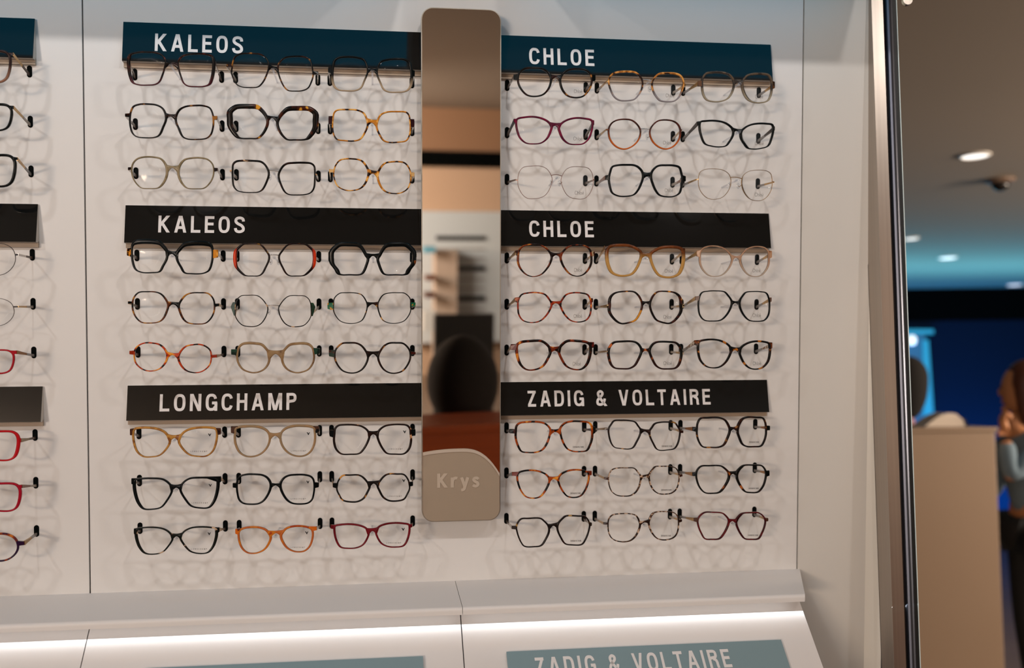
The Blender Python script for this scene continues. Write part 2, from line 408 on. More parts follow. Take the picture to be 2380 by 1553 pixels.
# ------------------------------------------------------------------ the display wall
TH = 0.008
def lx(px, py=707): return L(px, py).x
zl = L(1000, 1352).z                                     # top of the ledge at the wall
ZT = L(1000, -260).z
def panel(name, x0, x1, z0, z1, m, label, cat_='wall panel'):
    r = root(name, local=Vector(((x0 + x1) / 2, 0, z0)))
    off = Vector(((x0 + x1) / 2, 0, z0))
    MB().box((x0, 0, z0), (x1, TH, z1)).build('panel_face', m, r, off)
    tag(r, label, cat_)
    return r, off
s_left, s_right = lx(200.5, 700), lx(1860, 700)
mid = lx(1066, 700)
p_far, o_far = panel('display_wall', lx(-420), s_left - 0.0012, zl - 0.02, ZT, M['white'], 'white slotted wall panel left of the left-hand vertical seam, cut by frame edge', 'display wall')
p_lb, o_lb = panel('display_wall', s_left + 0.0012, mid, zl - 0.02, ZT, M['white'], 'white slotted wall panel behind the glasses between left seam and strip mirror', 'display wall')
p_rb, o_rb = panel('display_wall', mid, s_right - 0.0012, zl - 0.02, ZT, M['white'], 'white slotted wall panel behind the glasses right of the strip mirror', 'display wall')
p_ck = root('side_pilaster', local=Vector((s_right, 0, zl - 0.6)))
tag(p_ck, 'plain off-white side panel between the right seam and the steel column', 'side panel')
ckoff = Vector((s_right, 0, zl - 0.6))
mb = MB(); xck = L(2019, 776).x; zbt_ = L(2034, 2000).z; tl, tr, br, bl = Vector((s_right + 0.0012, 0, ZT)), Vector((xck, 0, ZT)), Vector((xck, 0, zbt_)), Vector((s_right + 0.0012, 0, zbt_))
mb.prism([tl, tr, br, bl], (0, TH, 0)); mb.build('panel_face', M['cheek'], p_ck, ckoff)
MB().prism([tr, tr + Vector((0.040, 0.016, 0)), br + Vector((0.040, 0.016, 0)), br], (0, TH, 0)).build('angled_edge', M['cheek'], p_ck, ckoff)
bk = MB().box((lx(-420), TH + 0.03, zl - 1.0), (lx(2020), TH + 0.05, ZT)).build('dark_backing_1', M['gap'], matrix=PM); struct(bk)  # dark backing board behind the wall panel seams

# slots
SXP = {'F': [77], 'L': [319.5, 519.6, 551.8, 741.4, 769.2, 958.2], 'R': [1177.8, 1359, 1384.7, 1560.8, 1583.5, 1758.2]}
SX = {k: [lx(a) for a in v] for k, v in SXP.items()}
rowsL = [178.7, 292.3, 405.7, 595.2, 707, 817, 1004.5, 1113.7, 1223.3]; rowsR = [204.4, 313.5, 420.6, 601, 707, 813, 992, 1094.8, 1199.7]
xsL = [515.4, 516.2, 517, 518.4, 519.6, 520.8, 523, 523.8, 524.6]; xsR = [1361.8, 1361, 1360.5, 1359.7, 1359, 1359, 1357.6, 1356.8, 1356.3]
SZ = [(L(a, b).z + L(c, d).z) / 2 for a, b, c, d in zip(xsL, rowsL, xsR, rowsR)]
def slot_mesh(x, z):
    mb = MB(); r = 0.0038; hh = 0.0092 - r; n = 10; pts = []
    for k in range(n + 1):
        th = math.pi * k / n; pts.append((r * math.cos(th), hh + r * math.sin(th)))
    for k in range(n + 1):
        th = math.pi + math.pi * k / n; pts.append((r * math.cos(th), -hh + r * math.sin(th)))
    m = len(pts)
    vs = [(x + a, -0.0004, z + b) for a, b in pts] + [(x + a * .86, -0.0004, z + b * .93) for a, b in pts] + [(x + a * .86, 0.0, z + b * .93) for a, b in pts]
    # rim, lip and dark floor of the slot just proud of the panel face
    fs = [(i, (i + 1) % m, (i + 1) % m + m, i + m) for i in range(m)] + [(i + m, (i + 1) % m + m, (i + 1) % m + 2 * m, i + 2 * m) for i in range(m)] + [tuple(range(2 * m, 3 * m))]
    vs += [(x + a, 0.0003, z + b) for a, b in pts]; fs += [(i, (i + 1) % m, (i + 1) % m + 3 * m, i + 3 * m) for i in range(m)]
    vs = [(a, b - 0.0003, c) for a, b, c in vs]
    return mb.add(vs, fs)
for key, par, off in (('F', p_far, o_far), ('L', p_lb, o_lb), ('R', p_rb, o_rb)):
    for x in SX[key]:
        for z in SZ:
            slot_mesh(x, z).build('slot', M['slot'], par, off)

# section signs: wedges leaning out at the bottom, lettering on the sloping face
def sign(x0, x1, ptl, pbl, ztop, zbot, txt=None, box=None, label='', out=0.0155, top=0.003, m='sign'):
    P0 = Vector((x0, -top, ztop)); e = Vector((0, -(out - top), zbot - ztop)).normalized()
    nrm = Vector((1, 0, 0)).cross(e); nrm = nrm if nrm.y < 0 else -nrm
    r = root('section_sign', local=Vector(((x0 + x1) / 2, 0, zbot))); off = Vector(((x0 + x1) / 2, 0, zbot))
    a = [Vector((x0, -0.0, ztop)), Vector((x0, -top, ztop)), Vector((x0, -out, zbot)), Vector((x0, -out + .002, zbot - .0005)), Vector((x0, 0, zbot - 0.0005))]
    MB().prism(a, (x1 - x0, 0, 0)).build('body', M['sign_body'], r, off)
    MB().box((x0, -0.006, zbot - 0.0075), (x1, 0, zbot + 0.002)).build('base_strip', M['rail'], r, off)  # beige strip along the sign's lower edge
    b = [Vector((x0, -top, ztop)), Vector((x1, -top, ztop)), Vector((x1, -out, zbot)), Vector((x0, -out, zbot))]
    b = [p + nrm * 0.0004 for p in b]
    MB().prism(b, nrm * 0.0012).build('plate', M[m], r, off)
    if txt:
        q0 = LP(box[0], box[3], P0, nrm); q1 = LP(box[2], box[3] + box[4], P0, nrm); q2 = LP(box[0], box[1], P0, nrm)
        ex = q1 - q0; ey = q2 - q0; ey = e * -(ey.length)
        text_mesh(txt, q0, Vector((ex.x, 0, 0)) + e * ex.dot(e) * 0.0, ey, nrm * 1.0, depth=0.0019).build('lettering', M['letter'], r, off)
    tag(r, label, 'sign', 'dark section signs on the display')
    return r
M['rail'] = mat('beige_strip', 'a39280', 0.5, bump=(50, 0.05))
M['sign_body'] = mat('sign_body', 'b9b2aa', 0.5, bump=(50, 0.05))
mirl, mirr = lx(981, 600) + 0.004, lx(1164, 600) - 0.004
zs = [(L(640, 64).z + L(1478, 96).z) / 2, (L(640, 482).z + L(1478, 494).z) / 2, (L(640, 894).z + L(1478, 885).z) / 2]
def zb(px, py): return L(px, py, -0.0155).z
zbt = [(zb(640, 150) + zb(1478, 181)) / 2, (zb(640, 568) + zb(1478, 574)) / 2, (zb(640, 974) + zb(1478, 962)) / 2]
sxl = [L(287, 51).x, L(294, 478).x, L(299, 897).x]; sxr = [L(1789, 105).x, L(1785, 497).x, L(1779, 882).x]; sxf = [L(83, 45).x, L(90, 479).x, L(101, 901).x]
sxl = [sum(sxl) / 3] * 3; sxr = [sum(sxr) / 3] * 3
TXT = [('KALEOS', (360, 79, 565, 119.5, 4)), ('KALEOS', (368, 502, 569, 541, 1.5)), ('LONGCHAMP', (371, 917, 689, 957, -3)),
       ('CHLOE', (1230, 112, 1381, 150, 3)), ('CHLOE', (1230, 513.5, 1380, 551, .5)), ('ZADIG & VOLTAIRE', (1226, 909, 1651, 946, -6))]
pos = ['top', 'middle', 'bottom']
for i in range(3):
    sign(L(-420, 300).x, sxf[i], 0, 0, zs[i], zbt[i], None, None, pos[i] + ' dark blank sign end at the left edge of the photo')
    sign(sxl[i], mirl + 0.006, 0, 0, zs[i], zbt[i], TXT[i][0], TXT[i][1], ['topmost glossy dark sign left of the mirror, six white letters', 'middle glossy dark sign left of the mirror, six white letters', 'lowest glossy dark sign left of the mirror, nine white letters'][i])
    sign(mirr - 0.006, sxr[i], 0, 0, zs[i], zbt[i], TXT[i + 3][0], TXT[i + 3][1], ['topmost glossy dark sign right of the mirror, five white letters', 'middle glossy dark sign right of the mirror, five white letters', 'lowest glossy dark sign right of the mirror, two words with ampersand'][i])

# unseen canopy added to shade the wall top and cast blue on it
M['canopy_glow'] = mat('canopy_blue_glow', '0a2a44', 0.5, emit=(0.0, 0.33, 0.56), es=1.0, bump=(5, 0.01))  # glow added to tint the wall top and the upper signs blue
zcn = 0.517; zcw = 0.585
cn = root('shade_canopy', local=Vector((0, -0.12, zcn))); cno = Vector((0, -0.12, zcn))
for xa_, xb_ in ((lx(-420), mirl - 0.012), (mirr + 0.012, lx(2000))):
    MB().prism([Vector((xa_, -.25, zcn)), Vector((xa_, 0, zcw)), Vector((xa_, 0, zcw + .05)), Vector((xa_, -.25, zcw + .05))], (xb_ - xa_, 0, 0)).build('board', M['cheek'], cn, cno)
    MB().prism([Vector((xa_ + .01, -.235, zcn + .0045 - .002)), Vector((xa_ + .01, -.01, zcw - .003 - .002)), Vector((xa_ + .01, -.01, zcw - .003)), Vector((xa_ + .01, -.235, zcn + .0045))], (xb_ - xa_ - .02, 0, 0)).build('blue_glow_board', M['canopy_glow'], cn, cno)
tag(cn, 'unseen shallow overhang added for shade and blue glow above the top signs', 'shade_canopy')

# strip mirror
def rrect(x0, z0, x1, z1, r, n=8):
    pts = []
    for cx, cz, a in ((x1 - r, z1 - r, 0), (x0 + r, z1 - r, 90), (x0 + r, z0 + r, 180), (x1 - r, z0 + r, 270)):
        for k in range(n + 1):
            th = math.radians(a + 90 * k / n); pts.append((cx + r * math.cos(th), cz + r * math.sin(th)))
    return pts
x0, x1 = (L(980.5, 60, MIR_Y).x + L(978.5, 1190, MIR_Y).x) / 2, (L(1166, 60, MIR_Y).x + L(1162.5, 1190, MIR_Y).x) / 2
z1, z0 = L(1074, 19, MIR_Y).z, L(1074, 1212, MIR_Y).z
rm = root('strip_mirror', local=Vector(((x0 + x1) / 2, 0, z0))); mo = Vector(((x0 + x1) / 2, 0, z0))
tag(rm, 'tall narrow mirror with rounded corners and frosted lower plate between the two banks', 'mirror')
pts = rrect(x0, z0, x1, z1, 0.019)
MB().prism([Vector((a, MIR_Y + 0.0012, b)) for a, b in pts], (0, 0.007, 0)).build('backing', M['mirror_back'], rm, mo)
pin = rrect(x0 + 0.0016, z0 + 0.0016, x1 - 0.0016, z1 - 0.0016, 0.0178)
MB().prism([Vector((a, MIR_Y, b)) for a, b in pin], (0, 0.0011, 0)).build('mirror_glass', M['mirror'], rm, mo)
MB().box((x0 + 0.02, MIR_Y + 0.008, z0 + 0.05), (x1 - 0.02, 0, z1 - 0.08)).build('wall_bracket', M['mirror_back'], rm, mo)
# frosted lower plate with arched top
zpk, zsd = L(1072, 1043, MIR_Y).z, L(1160, 1100, MIR_Y).z
arch = []
for k in range(25):
    t = k / 24; xx = x0 + 0.002 + (x1 - x0 - 0.004) * t
    if t < 0.5: zz = zpk - (zpk - L(983, 1052, MIR_Y).z) * ((0.5 - t) / 0.5) ** 2.2
    else: zz = zpk - (zpk - zsd) * ((t - 0.5) / 0.5) ** 2.6
    arch.append((xx, zz))
low = [p for p in rrect(x0 + 0.0018, z0 + 0.0018, x1 - 0.0018, z1, 0.0176) if p[1] < z0 + 0.05]
low.sort(key=lambda p: math.atan2(p[1] - (z0 + 0.05), p[0] - (x0 + x1) / 2))
poly = [Vector((a, MIR_Y - 0.0015, b)) for a, b in low] + [Vector((a, MIR_Y - 0.0015, b)) for a, b in arch[::-1]]
fp = MB().prism(poly, (0, 0.0014, 0)).build('frosted_plate', M['frost'], rm, mo)
mb = MB()
for (a, b), (c, d) in zip(arch[:-1], arch[1:]):
    mb.prism([Vector((a, MIR_Y - 0.003, b)), Vector((c, MIR_Y - 0.003, d)), Vector((c, MIR_Y - 0.003, d - 0.0048)), Vector((a, MIR_Y - 0.003, b - 0.0048))], (0, 0.0014, 0))
mb.build('plate_rim', M['frost_rim'], rm, mo)
q0, q1, q2 = L(1016, 1134, MIR_Y - .002), L(1114, 1134, MIR_Y - .002), L(1016, 1101, MIR_Y - .002)
text_mesh('Krys', q0, Vector(((q1 - q0).x, 0, 0)), Vector((0, 0, (q2 - q0).length)), (0, -1, 0), w=0.2, gap=0.2, depth=0.0004).build('lettering', M['frost_text'], rm, mo)

# ledge
LD = 0.150; LT = 0.011
def ledge(xa, xb, label, rnd=False):
    r = root('display_ledge', local=Vector(((xa + xb) / 2, -LD / 2, zl - LT))); off = Vector(((xa + xb) / 2, -LD / 2, zl - LT))
    n = 6; prof = [(0, zl)]
    for k in range(n + 1):
        th = math.pi / 2 + math.pi * k / n * 0.5; prof.append((-(LD - LT * .5) + LT * .5 * math.cos(th), zl - LT * .5 + LT * .5 * math.sin(th)))
    prof += [(-LD, zl - LT), (0, zl - LT)]
    m_ = MB(); nn = len(prof); e_ = 0.055 if rnd else 0.0
    m_.add([Vector((xa, y, z)) for y, z in prof] + [Vector((xb + e_ * (1 + y / LD), y, z)) for y, z in prof], [(i, (i + 1) % nn, (i + 1) % nn + nn, i + nn) for i in range(nn)] + [tuple(range(nn))[::-1], tuple(range(nn, 2 * nn))])
    m_.build('ledge_board', M['ledge'], r, off)
    MB().box((xa + 0.01, -0.124, zl - LT - 0.004), (xb - 0.01, -0.112, zl - LT)).build('light_strip', M['led'], r, off)
    tag(r, label, 'shelf ledge', 'white ledge under the glasses')
xm = L(1069, 1400, -0.1).x; xe = L(1871, 1390, -LD).x
ledge(lx(-420), xm - 0.0004, 'white projecting ledge left of the thin joint below the mirror')
ledge(xm + 0.0004, xe, 'white projecting ledge right of the thin joint, ending before the side panel', True)

# sloping lower display
SL = math.radians(39.5)
p_top = Vector((0, -0.100, zl - LT - 0.012)); sdir = Vector((0, -math.cos(SL), -math.sin(SL))); snrm = Vector((0, -math.sin(SL), math.cos(SL)))
def SP(px, py, lift=0.0): return LP(px, py, p_top + snrm * lift, snrm)
def slab(xa, xb, label):
    r = root('sloping_display', local=Vector(((xa + xb) / 2, p_top.y, p_top.z - 0.3))); off = Vector(((xa + xb) / 2, p_top.y, p_top.z - 0.3))
    a = Vector((xa, p_top.y, p_top.z)); b = Vector((xb, p_top.y, p_top.z))
    MB().prism([a, b, b + sdir * 0.5, a + sdir * 0.5], snrm * -0.02).build('panel_face', M['lowpanel'], r, off)
    tag(r, label, 'sloping panel', 'sloping white panels below the ledge')
M['lowpanel'] = mat('low_panel_lacquer', 'd8d4d2', 0.3, var=(1.5, (1, 1, 1), 'd4d0ce'))
xa1, xa2, xa3 = SP(199, 1500).x, SP(1074, 1480).x, SP(1884, 1470).x
slab(lx(-420), xa1 - 0.0008, 'sloping white panel at the bottom left corner of the photo')
slab(xa1 + 0.0008, xa2 - 0.0008, 'sloping white panel below the ledge holding the blank sign')
slab(xa2 + 0.0008, xa3, 'sloping white panel below the ledge holding the lettered sign')
bb = MB().prism([Vector((lx(-420), p_top.y, p_top.z)) + snrm * -0.022, Vector((xa3 - 0.004, p_top.y, p_top.z)) + snrm * -0.022, Vector((xa3 - 0.004, p_top.y, p_top.z)) + snrm * -0.022 + sdir * .5, Vector((lx(-420), p_top.y, p_top.z)) + snrm * -0.022 + sdir * .5], snrm * -0.005).build('dark_backing_2', M['gap'], matrix=PM); struct(bb)  # dark backing board behind the sloping panels
back2 = MB().box((lx(-420), -0.099, zl - LT-.012), (xa3 - .01, -0.092, zl - LT)).build('trim_6', M['cheek'], matrix=PM); struct(back2)
def lowsign(c, txt, box, label):
    P = [SP(*q, 0.006) for q in c]
    r = root('section_sign', local=P[0]); off = P[0]
    x0, x1 = P[0].x, P[1].x; t = (P[0] + P[1]) / 2; t.x = 0
    a = Vector((x0, t.y, t.z)); b = Vector((x1, t.y, t.z))
    MB().prism([a, b, b + sdir * 0.06, a + sdir * 0.06], snrm * -0.005).build('plate', M['sign_low'], r, off)
    if txt:
        q0 = SP(box[0], box[3], 0.006); q1 = SP(box[2], box[3] + box[4], 0.006); q2 = SP(box[0], box[1], 0.006)
        text_mesh(txt, q0, Vector(((q1 - q0).x, 0, 0)), -sdir * (q2 - q0).dot(-sdir), snrm, depth=0.0003).build('lettering', M['letter'], r, off)
    tag(r, label, 'sign', 'dark section signs on the sloping display')
lowsign([(1177, 1515), (1815, 1487)], 'ZADIG & VOLTAIRE', (1247, 1529, 1703, 1573, -22), 'dark lettered sign with painted grey-blue sheen on the sloping display, cut by the bottom edge')
lowsign([(330, 1555), (983, 1524)], None, None, 'blank dark sign with painted grey-teal sheen on the sloping display, cut by the bottom edge')

# ------------------------------------------------------------------ steel column at the end of the display
def col_strip(name, xs, Y0, m, parent, off, tilt=0.0):
    mb = MB(); pts = []
    for px, dy in xs:
        p = W(px, 776.5, Y0 + dy); pts.append((p.x, p.y))
    back = [(a, Y0 + 0.06) for a, b in pts[::-1]]
    poly = [Vector((a, b, 0)) for a, b in pts + back]
    mb.prism(poly, (0, 0, CEIL)).build(name, m, parent, off)
Yc = (PM @ L(2050, -60)).y - 0.012
cr = root('steel_column', world_loc=Vector((W(2060, 776, Yc).x, Yc, 0))); coff = Vector((W(2060, 776, Yc).x, Yc, 0))
tag(cr, 'tall vertical steel column with black edge at the right end of the display', 'column')
col_strip('steel_face', [(2050, 0.004), (2052, -0.001), (2079, -0.003)], Yc, M['steel'], cr, coff)
col_strip('dark_groove', [(2079, 0.003), (2084.5, 0.003)], Yc, M['steel_dark'], cr, coff)
col_strip('polished_bead', [(2084.5, -0.003), (2088, -0.006), (2093, -0.0075), (2098, -0.006), (2102, -0.002)], Yc, M['steel_pol'], cr, coff)
col_strip('black_gasket', [(2102, 0.0), (2110.6, 0.0)], Yc, M['black'], cr, coff)
col_strip('glass_edge', [(2110.6, -0.001), (2112.6, -0.001)], Yc, M['glass_edge'], cr, coff)

# ------------------------------------------------------------------ glasses
CR = {'A': (270, 40, 5.95), 'B': (620, 80, 5.95), 'C': (270, 220, 5.95), 'D': (620, 330, 5.95), 'E': (270, 470, 5.95), 'F': (620, 540, 5.95),
      'G': (270, 660, 5.95), 'H': (620, 660, 5.95), 'I': (270, 870, 5.95), 'J': (620, 960, 5.95), 'K': (270, 1070, 5.95), 'L': (620, 1090, 5.95),
      'm1': (500, 100, 8.5), 'm2': (500, 220, 8.5), 'm3': (500, 340, 8.5), 'm4': (500, 520, 8.5), 'm5': (500, 640, 8.5), 'm6': (500, 750, 8.5),
      'm7': (500, 940, 8.5), 'm8': (500, 1060, 8.5), 'm9': (500, 1160, 8.5),
      'a': (1140, 80, 5.95), 'b': (1440, 80, 5.95), 'c': (1140, 250, 5.95), 'd': (1440, 250, 5.95), 'e': (1140, 480, 5.95), 'g': (1440, 480, 5.95),
      'h': (1140, 660, 5.95), 'i': (1440, 660, 5.95), 'j': (1140, 920, 5.95), 'k': (1440, 920, 5.95), 'l': (1140, 1080, 5.95), 'm': (1440, 1080, 5.95),
      'n1': (1370, 120, 8.5), 'n2': (1370, 230, 8.5), 'n3': (1370, 340, 8.5), 'n4': (1370, 520, 8.5), 'n5': (1370, 640, 8.5), 'n6': (1370, 750, 8.5),
      'n7': (1370, 930, 8.5), 'n8': (1370, 1040, 8.5), 'n9': (1370, 1140, 8.5), 'z': (0, 0, 1.0)}
